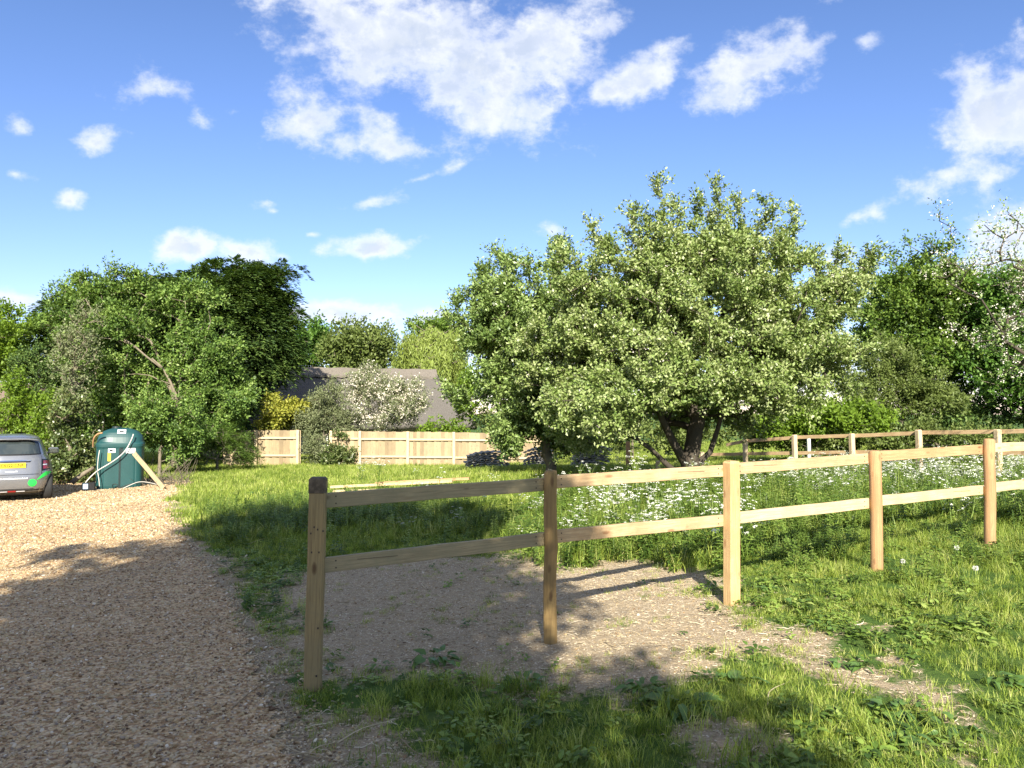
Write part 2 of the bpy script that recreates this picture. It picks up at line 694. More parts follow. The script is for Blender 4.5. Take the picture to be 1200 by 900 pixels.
# drive goes on behind the camera and to the left as far as the hedge bank
driveway = [(-0.2, -8.0), (-0.7, 0.0), (-0.9, 2.0)] + [tuple(p) for p in drive_edge] + [(-8.6, 21.0), (-10.5, 22.8), (-14.5, 23.2), (-30, 25), (-40, 10), (-30, -8)]
soil_poly = [tuple(ground_at(*p)[:2]) for p in ((292, 690), (300, 740), (330, 790), (345, 815), (400, 805), (470, 795), (560, 800), (640, 812), (720, 818), (760, 800), (830, 785), (900, 772), (940, 790), (985, 792), (975, 768), (950, 742), (930, 722), (890, 700), (868, 690), (830, 664), (760, 655), (690, 662), (640, 652), (580, 647), (500, 650), (430, 655), (370, 660), (310, 668))]
soil2 = [tuple(ground_at(*p)[:2]) for p in ((362, 900), (352, 850), (400, 830), (450, 838), (470, 870), (500, 900))]
soil3 = [tuple(ground_at(*p)[:2]) for p in ((800, 860), (850, 838), (900, 850), (960, 870), (900, 890), (840, 885))]
soil4 = [tuple(ground_at(*p)[:2]) for p in ((1040, 862), (1090, 856), (1150, 878), (1130, 896), (1060, 885))]
soil5 = [tuple(ground_at(*p)[:2]) for p in ((240, 640), (280, 660), (290, 700), (270, 710), (235, 665), (205, 615), (200, 590), (225, 605))]


def soil_mask(x, y):
    n = (fbm(x * 2.0, y * 2.0, 11, 5) - 0.5) * 1.5
    m = sdpoly(x, y, soil_poly) / 0.5 - .15 + n * 1.7
    m = np.maximum(m, sdpoly(x, y, soil2) / 0.35 - .1 + n * 1.5)
    m = np.maximum(m, sdpoly(x, y, soil3) / 0.35 - .1 + n * 1.5)
    m = np.maximum(m, sdpoly(x, y, soil4) / 0.35 - .1 + n * 1.5)
    m = np.maximum(m, sdpoly(x, y, soil5) / 0.45 + n * 1.5)
    # scuffed earth along the rim of the drive
    m = np.maximum(m, 0.9 - np.abs(sdpoly(x, y, driveway)) / 0.16 + n * 1.6)
    # thin, patchy turf to the right of the bare patch
    px, py = proj(np.stack([x, y, np.zeros_like(x)], -1))
    band = np.clip(1 - np.abs(py - 770 - 0.12 * (px - 1000)) / 90, 0, 1) * np.clip((px - 880) / 80, 0, 1)
    m = np.maximum(m, np.where(band > 0, (fbm(x * 2.6, y * 2.6, 23, 4) - 0.60) * 9 - 2 * (1 - band), -9))
    return np.clip(m * 0.5 + 0.5, 0, 1)


def drive_sd(x, y):
    return sdpoly(x, y, driveway) + 0.18 * (fbm(x * 1.7, y * 1.7, 31, 3) - 0.5)


# ------------------------------------------------------------------ ground
def axis_coords(lo, hi, fine_lo, fine_hi, step, grow):
    c = list(np.arange(fine_lo, fine_hi, step))
    s = step
    v = fine_hi
    while v < hi:
        c.append(v)
        s *= grow
        v += s
    c.append(hi)
    s = step
    v = fine_lo - step
    lowp = []
    while v > lo:
        lowp.append(v)
        s *= grow
        v -= s
    lowp.append(lo)
    return np.array(sorted(lowp) + c)


def grid_sheet(xs, ys, zf):
    XX, YY = np.meshgrid(xs, ys)
    V = np.stack([XX, YY, zf(XX, YY)], -1).reshape(-1, 3)
    nx, ny = len(xs), len(ys)
    i = np.arange(nx - 1)[None, :] + nx * np.arange(ny - 1)[:, None]
    F = np.stack([i, i + 1, i + nx + 1, i + nx], -1).reshape(-1, 4)
    return V, F


def ground_material():
    m, nt, b = new_mat("turf_and_soil")
    tc = N_(nt, "ShaderNodeTexCoord")
    P = tc.outputs['Object']
    at_ = N_(nt, "ShaderNodeAttribute", attribute_name='soil')
    n1 = noise(nt, 3, 5, 0.6, P)
    n2 = noise(nt, 45, 6, 0.8, P)
    n3 = noise(nt, 0.35, 3, 0.5, P)
    sf = math_(nt, 'ADD', at_.outputs['Fac'], math_(nt, 'MULTIPLY', math_(nt, 'SUBTRACT', noise(nt, 9, 6, 0.75, P), 0.5), 1.6))
    sf = ramp(nt, sf, [(0.35, (0, 0, 0)), (0.62, (1, 1, 1))])
    turf = ramp(nt, n1, [(0.3, (0.045, 0.085, 0.016)), (0.5, (0.07, 0.12, 0.024)), (0.7, (0.12, 0.15, 0.04))])
    turf = mixc(nt, n3, turf, (0.06, 0.12, 0.02))
    soil = ramp(nt, n2, [(0.3, (0.16, 0.118, 0.07)), (0.47, (0.35, 0.275, 0.175)), (0.56, (0.44, 0.355, 0.235)), (0.72, (0.60, 0.51, 0.36))])
    soil = mixc(nt, math_(nt, 'MULTIPLY', n1, 0.35), soil, (0.36, 0.28, 0.195))
    # pale grit and straw flecks
    vo = N_(nt, "ShaderNodeTexVoronoi")
    vo.inputs['Scale'].default_value = 48
    nt.links.new(P, vo.inputs['Vector'])
    vr = N_(nt, "ShaderNodeSeparateColor")
    nt.links.new(vo.outputs['Color'], vr.inputs[0])
    fl = math_(nt, 'MULTIPLY', math_(nt, 'GREATER_THAN', vr.outputs[0], 0.66), math_(nt, 'LESS_THAN', vo.outputs['Distance'], 0.30))
    soil = mixc(nt, math_(nt, 'MULTIPLY', fl, 0.75), soil, (0.74, 0.66, 0.52))
    col = mixc(nt, sf, turf, soil)
    nt.links.new(col, b.inputs['Base Color'])
    b.inputs['Roughness'].default_value = 0.95
    b.inputs['Specular IOR Level'].default_value = 0.15
    h = math_(nt, 'ADD', n2, math_(nt, 'MULTIPLY', noise(nt, 17, 5, 0.65, P), 2.0))
    bump(nt, b, h, 0.8, 0.02)
    return m


xs = axis_coords(-1500, 1500, -7, 7, 0.07, 1.045)
ys = axis_coords(-400, 3000, 2.6, 12, 0.07, 1.045)


def ground_z(x, y):
    s = soil_mask(x, y) * np.exp(-(y / 25.0) ** 2)
    z = gz(x, y)
    # crumbly bare earth; the driveway bed lies below its gravel
    z = z + s * 0.022 * (fbm(x * 9, y * 9, 41, 3) - 0.5)
    return z


V, F = grid_sheet(xs, ys, ground_z)
ground = obj("ground", V, F, ground_material(), smooth=True)
ground['kind'] = 'structure'
a = ground.data.attributes.new('soil', 'FLOAT', 'POINT')
a.data.foreach_set('value', soil_mask(V[:, 0].astype(float), V[:, 1].astype(float)).astype(np.float32))


def gravel_material():
    m, nt, b = new_mat("pea_gravel")
    tc = N_(nt, "ShaderNodeTexCoord")
    P = tc.outputs['Object']
    vo = N_(nt, "ShaderNodeTexVoronoi")
    vo.inputs['Scale'].default_value = 38
    nt.links.new(P, vo.inputs['Vector'])
    sp = N_(nt, "ShaderNodeSeparateColor")
    nt.links.new(vo.outputs['Color'], sp.inputs[0])
    col = ramp(nt, sp.outputs[0], [(0.0, (0.24, 0.14, 0.07)), (0.18, (0.42, 0.25, 0.11)), (0.4, (0.60, 0.41, 0.21)), (0.6, (0.68, 0.50, 0.28)), (0.8, (0.74, 0.58, 0.36)), (1.0, (0.45, 0.34, 0.24))])
    big = noise(nt, 0.9, 4, 0.6, P)
    col = mixc(nt, math_(nt, 'MULTIPLY', big, 0.5), col, (0.44, 0.31, 0.17))
    gap = ramp(nt, vo.outputs['Distance'], [(0.3, (1, 1, 1)), (0.85, (0.6, 0.55, 0.5))])
    col = mixc(nt, 1.0, col, gap, 'MULTIPLY')
    nt.links.new(col, b.inputs['Base Color'])
    b.inputs['Roughness'].default_value = 0.8
    b.inputs['Specular IOR Level'].default_value = 0.3
    h = math_(nt, 'SUBTRACT', 1.0, vo.outputs['Distance'])
    bump(nt, b, h, 0.9, 0.012)
    return m


GRAVEL = gravel_material()


def make_driveway():
    xs2 = axis_coords(-32, 0, -8, -0.1, 0.10, 1.05)
    ys2 = axis_coords(-7, 23.4, 2.6, 18, 0.10, 1.05)
    V, F = grid_sheet(xs2, ys2, lambda x, y: ground_z(x, y) + 0.004)
    keep = drive_sd(V[:, 0], V[:, 1]) > 0
    # the bed of gravel swells a little above the soil away from its rim
    V[:, 2] += 0.012 * np.clip(drive_sd(V[:, 0], V[:, 1]) * 3, 0, 1)
    F = F[keep[F].all(1)]
    used = np.unique(F)
    mp = -np.ones(len(V), int)
    mp[used] = np.arange(len(used))
    o = obj("gravel_driveway", V[used], mp[F], GRAVEL, smooth=True)
    o['kind'] = 'structure'


make_driveway()


# ------------------------------------------------------------------ scattering (instances of small meshes on a cloud of points)
def proto_collection(name, meshes):
    c = bpy.data.collections.new(name)
    for i, me in enumerate(meshes):
        o = bpy.data.objects.new("%s_%02d" % (name, i), me)
        c.objects.link(o)
    return c


def scatter(name, P, rot, scl, idx, coll, label, cat):
    n = len(P)
    me = bpy.data.meshes.new(name)
    me.vertices.add(n)
    me.vertices.foreach_set('co', np.asarray(P, np.float32).ravel())
    a = me.attributes.new('rot', 'FLOAT_VECTOR', 'POINT')
    a.data.foreach_set('vector', np.asarray(rot, np.float32).ravel())
    a = me.attributes.new('scl', 'FLOAT_VECTOR', 'POINT')
    a.data.foreach_set('vector', np.asarray(scl, np.float32).ravel())
    a = me.attributes.new('idx', 'INT', 'POINT')
    a.data.foreach_set('value', np.asarray(idx, np.int32))
    me.update()
    o = link(bpy.data.objects.new(name, me))
    g = bpy.data.node_groups.new(name + "_nodes", 'GeometryNodeTree')
    g.interface.new_socket("Geometry", in_out='INPUT', socket_type='NodeSocketGeometry')
    g.interface.new_socket("Geometry", in_out='OUTPUT', socket_type='NodeSocketGeometry')
    gi = g.nodes.new('NodeGroupInput')
    go = g.nodes.new('NodeGroupOutput')
    mp = g.nodes.new('GeometryNodeMeshToPoints')
    ip = g.nodes.new('GeometryNodeInstanceOnPoints')
    ci = g.nodes.new('GeometryNodeCollectionInfo')
    ci.inputs['Collection'].default_value = coll
    ci.inputs['Separate Children'].default_value = True
    ci.inputs['Reset Children'].default_value = True

    def na(nm, t):
        q = g.nodes.new('GeometryNodeInputNamedAttribute')
        q.data_type = t
        q.inputs['Name'].default_value = nm
        return next(s for s in q.outputs if s.enabled and s.name == 'Attribute')
    e2r = g.nodes.new('FunctionNodeEulerToRotation')
    g.links.new(gi.outputs[0], mp.inputs['Mesh'])
    g.links.new(mp.outputs[0], ip.inputs['Points'])
    g.links.new(ci.outputs[0], ip.inputs['Instance'])
    ip.inputs['Pick Instance'].default_value = True
    g.links.new(na('idx', 'INT'), ip.inputs['Instance Index'])
    g.links.new(na('rot', 'FLOAT_VECTOR'), e2r.inputs[0])
    g.links.new(e2r.outputs[0], ip.inputs['Rotation'])
    g.links.new(na('scl', 'FLOAT_VECTOR'), ip.inputs['Scale'])
    g.links.new(ip.outputs[0], go.inputs[0])
    md = o.modifiers.new('scatter', 'NODES')
    md.node_group = g
    return tag(o, label, cat, kind='stuff')


# --- blades
def blades(n, R, hmin, hmax, w, lean, seed, seg=3):
    r = np.random.default_rng(seed)
    V = []
    F = []
    for i in range(n):
        a = r.uniform(0, 2 * math.pi)
        rad = R * math.sqrt(r.uniform())
        p = np.array([rad * math.cos(a), rad * math.sin(a), -0.01])
        h = r.uniform(hmin, hmax)
        la = r.uniform(0, 2 * math.pi)
        ld = np.array([math.cos(la), math.sin(la), 0])
        s = np.array([-math.sin(la + r.uniform(-.8, .8)), math.cos(la), 0])
        s /= np.linalg.norm(s)
        le = r.uniform(0.2, 1.0) * lean * h
        ww = w * r.uniform(0.7, 1.3)
        b0 = len(V)
        for k in range(seg):
            t = k / seg
            c = p + np.array([0, 0, h * (t - 0.15 * t * t)]) + ld * le * t * t
            wk = ww * (1 - 0.55 * t)
            V += [c - s * wk, c + s * wk]
        V.append(p + np.array([0, 0, h * 0.85]) + ld * le)
        for k in range(seg - 1):
            F.append([b0 + 2 * k, b0 + 2 * k + 1, b0 + 2 * k + 3, b0 + 2 * k + 2])
        F.append([b0 + 2 * seg - 2, b0 + 2 * seg - 1, b0 + 2 * seg])
    return np.array(V), F


def leaf_shape(L, W, droop=0.3, fold=0.15, seg=4, wav=0.0, r=None):
    """one broad leaf along +X, 2 strips of quads"""
    V = []
    F = []
    for k in range(seg + 1):
        t = k / seg
        w = W * math.sin(math.pi * min(1, (t * 0.93 + 0.07)) ** 0.75) * 0.5
        if k == seg:
            w = W * 0.02
        z = -droop * L * t * t
        zz = (r.uniform(-wav, wav) * W) if (r is not None and wav) else 0
        V += [[L * t, -w, z + fold * w + zz], [L * t, 0, z], [L * t, w, z + fold * w - zz]]
    for k in range(seg):
        a = 3 * k
        F += [[a, a + 3, a + 4, a + 1], [a + 1, a + 4, a + 5, a + 2]]
    return np.array(V), F


def rotm(yaw, pitch=0.0, roll=0.0):
    cy, sy, cp, sp, cr, sr = math.cos(yaw), math.sin(yaw), math.cos(pitch), math.sin(pitch), math.cos(roll), math.sin(roll)
    Rz = np.array([[cy, -sy, 0], [sy, cy, 0], [0, 0, 1]])
    Ry = np.array([[cp, 0, -sp], [0, 1, 0], [sp, 0, cp]])
    Rx = np.array([[1, 0, 0], [0, cr, -sr], [0, sr, cr]])
    return Rz @ Ry @ Rx


GRASS = leaf_mat("meadow_grass", [(0.08, 0.13, 0.02), (0.20, 0.285, 0.038), (0.36, 0.44, 0.075), (0.54, 0.55, 0.20)], 0.35, 0.5, 0.3, inst=True)
STRAW = leaf_mat("dry_straw", [(0.26, 0.20, 0.12), (0.50, 0.42, 0.28), (0.74, 0.67, 0.52)], 0.1, 0.8, 0.2, inst=True)
WEED = leaf_mat("weed_leaf", [(0.045, 0.09, 0.015), (0.105, 0.18, 0.03), (0.20, 0.30, 0.05), (0.31, 0.38, 0.10)], 0.3, 0.45, 0.35, inst=True)
PETAL = plain("white_petals", (0.66, 0.67, 0.58), 0.7, 0, 0.06, 20, 0.2)
STEM = plain("green_stem", (0.12, 0.20, 0.05), 0.6, 0, 0.2, 8, 0.3)


def tuft_meshes():
    out = []
    for s in range(6):   # short lawn tufts
        V, F = blades(30, 0.055, 0.025, 0.075, 0.0017, 0.9, 100 + s)
        out.append(np_mesh("lawn_tuft", V, F, GRASS))
    for s in range(5):   # long tufts
        V, F = blades(34, 0.07, 0.08, 0.20, 0.0022, 0.9, 200 + s, 4)
        out.append(np_mesh("long_tuft", V, F, GRASS))
    for s in range(4):   # low leafy weeds (clover, nettle seedlings)
        r = np.random.default_rng(300 + s)
        mb = MB()
        for i in range(14):
            yaw = r.uniform(0, 6.28)
            L = r.uniform(0.02, 0.05)
            V, F = leaf_shape(L, L * 0.65, 0.3, 0.2, 3, 0.05, r)
            V = V @ rotm(yaw, r.uniform(-0.1, 0.7)).T + [r.uniform(-.05, .05), r.uniform(-.05, .05), r.uniform(0.005, 0.05)]
            mb.add(V, F)
        out.append(np_mesh("low_weed", np.concatenate(mb.v), mb.f, WEED))
    for s in range(3):   # coarse meadow patch for the distance
        V, F = blades(36, 0.16, 0.06, 0.18, 0.006, 0.8, 400 + s, 2)
        out.append(np_mesh("meadow_patch", V, F, GRASS))
    for s in range(3):   # taller nettle-like stems with paired leaves
        r = np.random.default_rng(500 + s)
        mb = MB()
        for q in range(4):
            bx, by = r.uniform(-.09, .09, 2)
            H = r.uniform(.16, .36)
            lx, ly = r.uniform(-.06, .06, 2)
            mb.tube([[bx, by, 0], [bx + lx * .4, by + ly * .4, H * .5], [bx + lx, by + ly, H]], [0.003, 0.0025, 0.0015], 3, False)
            for k in range(6):
                t = (k + 1) / 6.5
                yaw = (k % 2) * 1.57 + r.uniform(-.3, .3)
                for dd in (0, math.pi):
                    L = r.uniform(.045, .075) * (1.1 - 0.5 * t)
                    V, F = leaf_shape(L, L * .6, .45, .2, 3, .05, r)
                    mb.add(V @ rotm(yaw + dd, .35).T + [bx + lx * t, by + ly * t, H * t], F)
        out.append(np_mesh("nettle", np.concatenate(mb.v), mb.f, WEED))
    return out


TUFTS = proto_collection("tuft", tuft_meshes())
T_LAWN, T_LONG, T_WEED, T_FAR, T_NETTLE = (0, 6), (6, 11), (11, 15), (15, 18), (18, 21)


def wedge(n, y0, y1, power=1.0, margin=1.2, seed=0):
    """random ground positions in the part of the place the picture can see, and a step beyond"""
    r = np.random.default_rng(seed)
    u = r.uniform(0, 1, n)
    Y = (y0 ** (2 - power) + u * (y1 ** (2 - power) - y0 ** (2 - power))) ** (1 / (2 - power))
    X = r.uniform(-1, 1, n) * (0.70 * Y + margin)
    return X, Y, r


shade_mask_dummy = None
flower_poly = [(596, 600), (640, 568), (700, 556), (860, 556), (1010, 545), (1200, 535), (1420, 530), (1420, 590), (1200, 592), (1090, 585), (1000, 598), (905, 612), (860, 634), (800, 640), (700, 640), (640, 632), (600, 622)]
nettle_poly = [(235, 600), (300, 585), (400, 584), (520, 590), (590, 590), (640, 632), (800, 640), (900, 615), (1000, 600), (1010, 640), (900, 680), (830, 662), (700, 662), (610, 640), (520, 622), (400, 622), (300, 630), (250, 640)]


def grass_layer():
    parts = []

    def put(kind, X, Y, r, s0, s1, sel, tilt=0.15):
        X, Y = X[sel], Y[sel]
        n = len(X)
        Z = ground_z(X, Y)
        P = np.stack([X, Y, Z], -1)
        rot = np.stack([r.normal(0, tilt, n), r.normal(0, tilt, n), r.uniform(0, 6.28, n)], -1)
        s = r.uniform(s0, s1, n)
        scl = np.stack([s, s, s * r.uniform(0.75, 1.25, n)], -1)
        idx = r.integers(kind[0], kind[1], n)
        parts.append((P, rot, scl, idx))

    def ok(X, Y, lim):
        return (drive_sd(X, Y) < -0.02) & (soil_mask(X, Y) < lim - .32 + .75 * np.random.default_rng(len(X)).uniform(0, 1, len(X)) ** 1.5)
    # lawn near
    X, Y, r = wedge(52000, 2.4, 12, 0.55, 1.0, 1)
    dens = 0.10 + 1.5 * np.clip(fbm(X * 1.3, Y * 1.3, 71, 4) - .22, 0, 1)
    sel = ok(X, Y, 0.55) & (r.uniform(0, 1, len(X)) < dens)
    put(T_LAWN, X, Y, r, 0.5, 1.2, sel)
    # long tufts, in drifts
    X, Y, r = wedge(30000, 2.4, 12, 0.6, 1.0, 2)
    px, py = proj(np.stack([X, Y, gz(X, Y)], -1))
    lush = np.clip(sdpoly(px, py, [(380, 850), (500, 800), (700, 815), (790, 790), (1000, 790), (1060, 900), (1050, 960), (420, 960)]) / 25 + .5, 0, 1)
    behind = np.clip(sdpoly(px, py, [(215, 575), (600, 545), (1300, 540), (1300, 640), (1000, 650), (820, 655), (600, 648), (400, 650), (300, 655), (245, 640)]) / 12 + .5, 0, 1)
    dens = 0.02 + 0.16 * np.clip((fbm(X * 1.1, Y * 1.1, 73, 3) - 0.5) * 5, 0, 1) + (0.5 * lush + 0.45 * behind) * np.clip((fbm(X * 1.7, Y * 1.7, 74, 3) - 0.33) * 4, .15, 1)
    sel = ok(X, Y, 0.5) & (r.uniform(0, 1, len(X)) < dens)
    put(T_LONG, X, Y, r, 0.4, 1.0, sel)
    # small leafy weeds
    X, Y, r = wedge(26000, 2.4, 14, 0.6, 1.0, 3)
    dens = 0.06 + np.clip((fbm(X * 1.6, Y * 1.6, 77, 4) - 0.48) * 3, 0, 0.4)
    sel = ok(X, Y, 0.6) & (r.uniform(0, 1, len(X)) < dens)
    put(T_WEED, X, Y, r, 0.6, 1.3, sel)
    # sparse sprigs on the bare earth
    X, Y, r = wedge(9000, 2.6, 11, 0.8, 0.5, 4)
    dens = np.clip((fbm(X * 2.1, Y * 2.1, 79, 4) - 0.50) * 6, 0, .8)
    sel = (drive_sd(X, Y) < 0.12) & (soil_mask(X, Y) > 0.4) & (r.uniform(0, 1, len(X)) < dens)
    put(T_LAWN, X, Y, r, 0.35, .8, sel)
    # nettles and leafy growth behind the fence
    X, Y, r = wedge(22000, 6.5, 16, 0.8, 1.0, 5)
    px, py = proj(np.stack([X, Y, gz(X, Y)], -1))
    nd = np.clip(sdpoly(px, py, nettle_poly) / 10 + .5, 0, 1)
    dens = 0.04 + 0.85 * nd * np.clip((fbm(X * .8, Y * .8, 83, 3) - 0.3) * 3, 0.1, 1)
    sel = ok(X, Y, 0.5) & (r.uniform(0, 1, len(X)) < dens) & (px > 225)
    put(T_NETTLE, X, Y, r, 0.4, 0.9, sel)
    # tall green growth among the cow parsley
    X, Y, r = wedge(30000, 7.5, 20, 1.0, 1.0, 15)
    px, py = proj(np.stack([X, Y, gz(X, Y) + .25], -1))
    nd = np.clip(sdpoly(px, py, flower_poly) / 10 + .5, 0, 1)
    sel = ok(X, Y, 0.5) & (r.uniform(0, 1, len(X)) < nd * .38)
    put(T_NETTLE, X, Y, r, 0.6, 1.3, sel)
    sel = ok(X, Y, 0.5) & (r.uniform(0, 1, len(X)) < nd * .35)
    put(T_LONG, X, Y, r, 0.9, 1.9, sel)
    # meadow farther off
    X, Y, r = wedge(46000, 11, 44, 1.0, 3.0, 6)
    sel = ok(X, Y, 0.5)
    put(T_FAR, X, Y, r, 0.5, 1.15, sel)
    P, R, S, I = (np.concatenate([p[k] for p in parts]) for k in range(4))
    scatter("grass", P, R, S, I, TUFTS, "green meadow grass with low weeds growing around the bare patch", "grass")


grass_layer()


# --- gravel stones near the camera
def pebble_meshes():
    out = []
    base = bpy.data.meshes.new("tmp")
    import bmesh
    for s in range(6):
        r = np.random.default_rng(600 + s)
        bm = bmesh.new()
        bmesh.ops.create_icosphere(bm, subdivisions=1, radius=1.0)
        for v in bm.verts:
            v.co *= r.uniform(0.75, 1.15)
            v.co.x *= 1.25
            v.co.z *= 0.55
        me = bpy.data.meshes.new("pebble")
        bm.to_mesh(me)
        bm.free()
        me.materials.append(PEBBLE)
        out.append(me)
    return out


def pebble_material():
    m, nt, b = new_mat("flint_pebble")
    oi = N_(nt, "ShaderNodeObjectInfo")
    col = ramp(nt, oi.outputs['Random'], [(0.0, (0.08, 0.05, 0.035)), (0.14, (0.25, 0.15, 0.07)), (0.3, (0.40, 0.29, 0.145)), (0.52, (0.52, 0.41, 0.235)), (0.7, (0.60, 0.50, 0.32)), (0.82, (0.20, 0.165, 0.13)), (0.92, (0.55, 0.45, 0.32)), (1.0, (0.85, 0.78, 0.62))])
    tc = N_(nt, "ShaderNodeTexCoord")
    col = mixc(nt, math_(nt, 'MULTIPLY', noise(nt, 2.5, 4, 0.6, tc.outputs['Object']), 0.3), col, (0.36, 0.26, 0.14))
    geo = N_(nt, "ShaderNodeNewGeometry")
    tone = noise(nt, 0.55, 4, 0.6, geo.outputs['Position'])
    col = mixc(nt, math_(nt, 'MULTIPLY', math_(nt, 'SUBTRACT', tone, 0.42), 2.4, True), col, mixc(nt, 1.0, col, (0.70, 0.66, 0.62), 'MULTIPLY'))
    nt.links.new(col, b.inputs['Base Color'])
    b.inputs['Roughness'].default_value = 0.62
    b.inputs['Specular IOR Level'].default_value = 0.35
    return m


PEBBLE = pebble_material()
PEBS = proto_collection("pebble", pebble_meshes())


def gravel_layer():
    X, Y, r = wedge(330000, 2.6, 24, 0.75, 0.8, 8)
    sd = drive_sd(X, Y)
    fade = np.clip((26 - Y) / 5, 0, 1)
    sel = (sd > 0.0) & (r.uniform(0, 1, len(X)) < 0.35 + 0.65 * fade)
    # strays thrown out beyond the rim
    sel |= (sd > -0.16) & (r.uniform(0, 1, len(X)) < 0.45)
    sel |= (sd > -0.5) & (r.uniform(0, 1, len(X)) < 0.06)
    X, Y, sd = X[sel], Y[sel], sd[sel]
    n = len(X)
    Z = ground_z(X, Y) + 0.004 + 0.012 * np.clip(sd * 3, 0, 1) + r.uniform(-0.001, 0.006, n)
    s = np.exp(r.normal(math.log(0.0078), 0.36, n)) * (1 + 0.9 * np.clip((Y - 7) / 12, 0, 1.2))
    s = np.clip(s, 0.004, 0.026)
    rot = np.stack([r.normal(0, .4, n), r.normal(0, .4, n), r.uniform(0, 6.28, n)], -1)
    scatter("gravel", np.stack([X, Y, Z], -1), rot, np.stack([s, s * r.uniform(.7, 1, n), s], -1), r.integers(0, 6, n), PEBS,
            "loose tan and brown pea gravel covering the driveway", "gravel")
    # chips of stone on the bare soil
    X, Y, r = wedge(60000, 2.6, 10.5, 0.5, 0.4, 9)
    sel = (drive_sd(X, Y) < -0.02) & (soil_mask(X, Y) > 0.5)
    X, Y = X[sel], Y[sel]
    n = len(X)
    s = np.clip(np.exp(r.normal(math.log(0.0045), 0.45, n)), 0.002, 0.016)
    rot = np.stack([r.normal(0, .4, n), r.normal(0, .4, n), r.uniform(0, 6.28, n)], -1)
    scatter("stone_chips", np.stack([X, Y, ground_z(X, Y) + s * .2], -1), rot, np.stack([s, s * .8, s * .8], -1), r.integers(0, 6, n), PEBS,
            "small pale stone chips scattered over the bare earth patch", "stones")


gravel_layer()


def straw_layer():
    ms = []
    for s in range(6):
        r = np.random.default_rng(700 + s)
        L = 0.5
        p = np.array([[-L, 0, 0], [-L * .3, r.uniform(-.15, .15), .02], [L * .3, r.uniform(-.15, .15), .03], [L, 0, 0]])
        V, F = tube(p, [0.010, 0.012, 0.011, 0.006], 4, False)
        ms.append(np_mesh("straw_piece", V, F, STRAW, True))
    c = proto_collection("straw", ms)
    X, Y, r = wedge(30000, 2.6, 10.5, 0.5, 0.4, 12)
    m = soil_mask(X, Y)
    sd = drive_sd(X, Y)
    dens = 0.5 * (m > 0.35) * (sd < 0.1) + 0.16 * (np.abs(sd) < .35)
    sel = r.uniform(0, 1, len(X)) < dens
    X, Y = X[sel], Y[sel]
    n = len(X)
    s = np.clip(np.exp(r.normal(math.log(0.032), 0.6, n)), 0.012, 0.2)
    w = np.clip(0.15 + s, 0.14, 0.30)
    rot = np.stack([r.normal(0, .1, n), r.normal(0, .12, n), r.uniform(0, 6.28, n)], -1)
    scatter("straw_litter", np.stack([X, Y, ground_z(X, Y) + 0.004], -1), rot, np.stack([s, w, w], -1), r.integers(0, 6, n), c,
            "scraps of dry straw littering the bare earth and driveway edge", "straw")


straw_layer()


# long dry stalks lying at the edge of the drive
def stalks():
    r = np.random.default_rng(5)
    mb = MB()
    lines = [((137, 782), (220, 749)), ((210, 728), (238, 748)), ((272, 833), (330, 790)), ((230, 690), (275, 640)), ((245, 672), (310, 668)),
             ((290, 700), (345, 697)), ((285, 735), (300, 715)), ((225, 727), (280, 727)), ((250, 660), (262, 690)), ((335, 815), (350, 848)),
             ((300, 865), (375, 890)), ((360, 890), (400, 868)), ((395, 875), (470, 842)), ((470, 870), (500, 888)), ((640, 712), (688, 716)), ((543, 775), (548, 740)),
             ((340, 890), (396, 891)), ((290, 640), (330, 628)), ((240, 700), (300, 655)), ((900, 830), (925, 800)), ((880, 885), (898, 876))]
    for (a, b) in lines:
        p0, p1 = ground_at(*a), ground_at(*b)
        n = 9
        pts = []
        side = np.cross(p1 - p0, [0, 0, 1])
        bow = r.uniform(-.1, .1)
        for i in range(n):
            t = i / (n - 1)
            p = p0 * (1 - t) + p1 * t + side * bow * math.sin(math.pi * t)
            p[2] = float(gz(p[0], p[1])) + 0.018 + 0.012 * math.sin(t * 5)
            pts.append(p)
        mb.tube(pts, np.linspace(0.0042, 0.0022, n), 5)
    o = mb.build("dry_stalks", STRAW, None, True)
    tag(o, "long dry plant stalks lying along the edge of the gravel", "plant stalks", kind='stuff')


stalks()


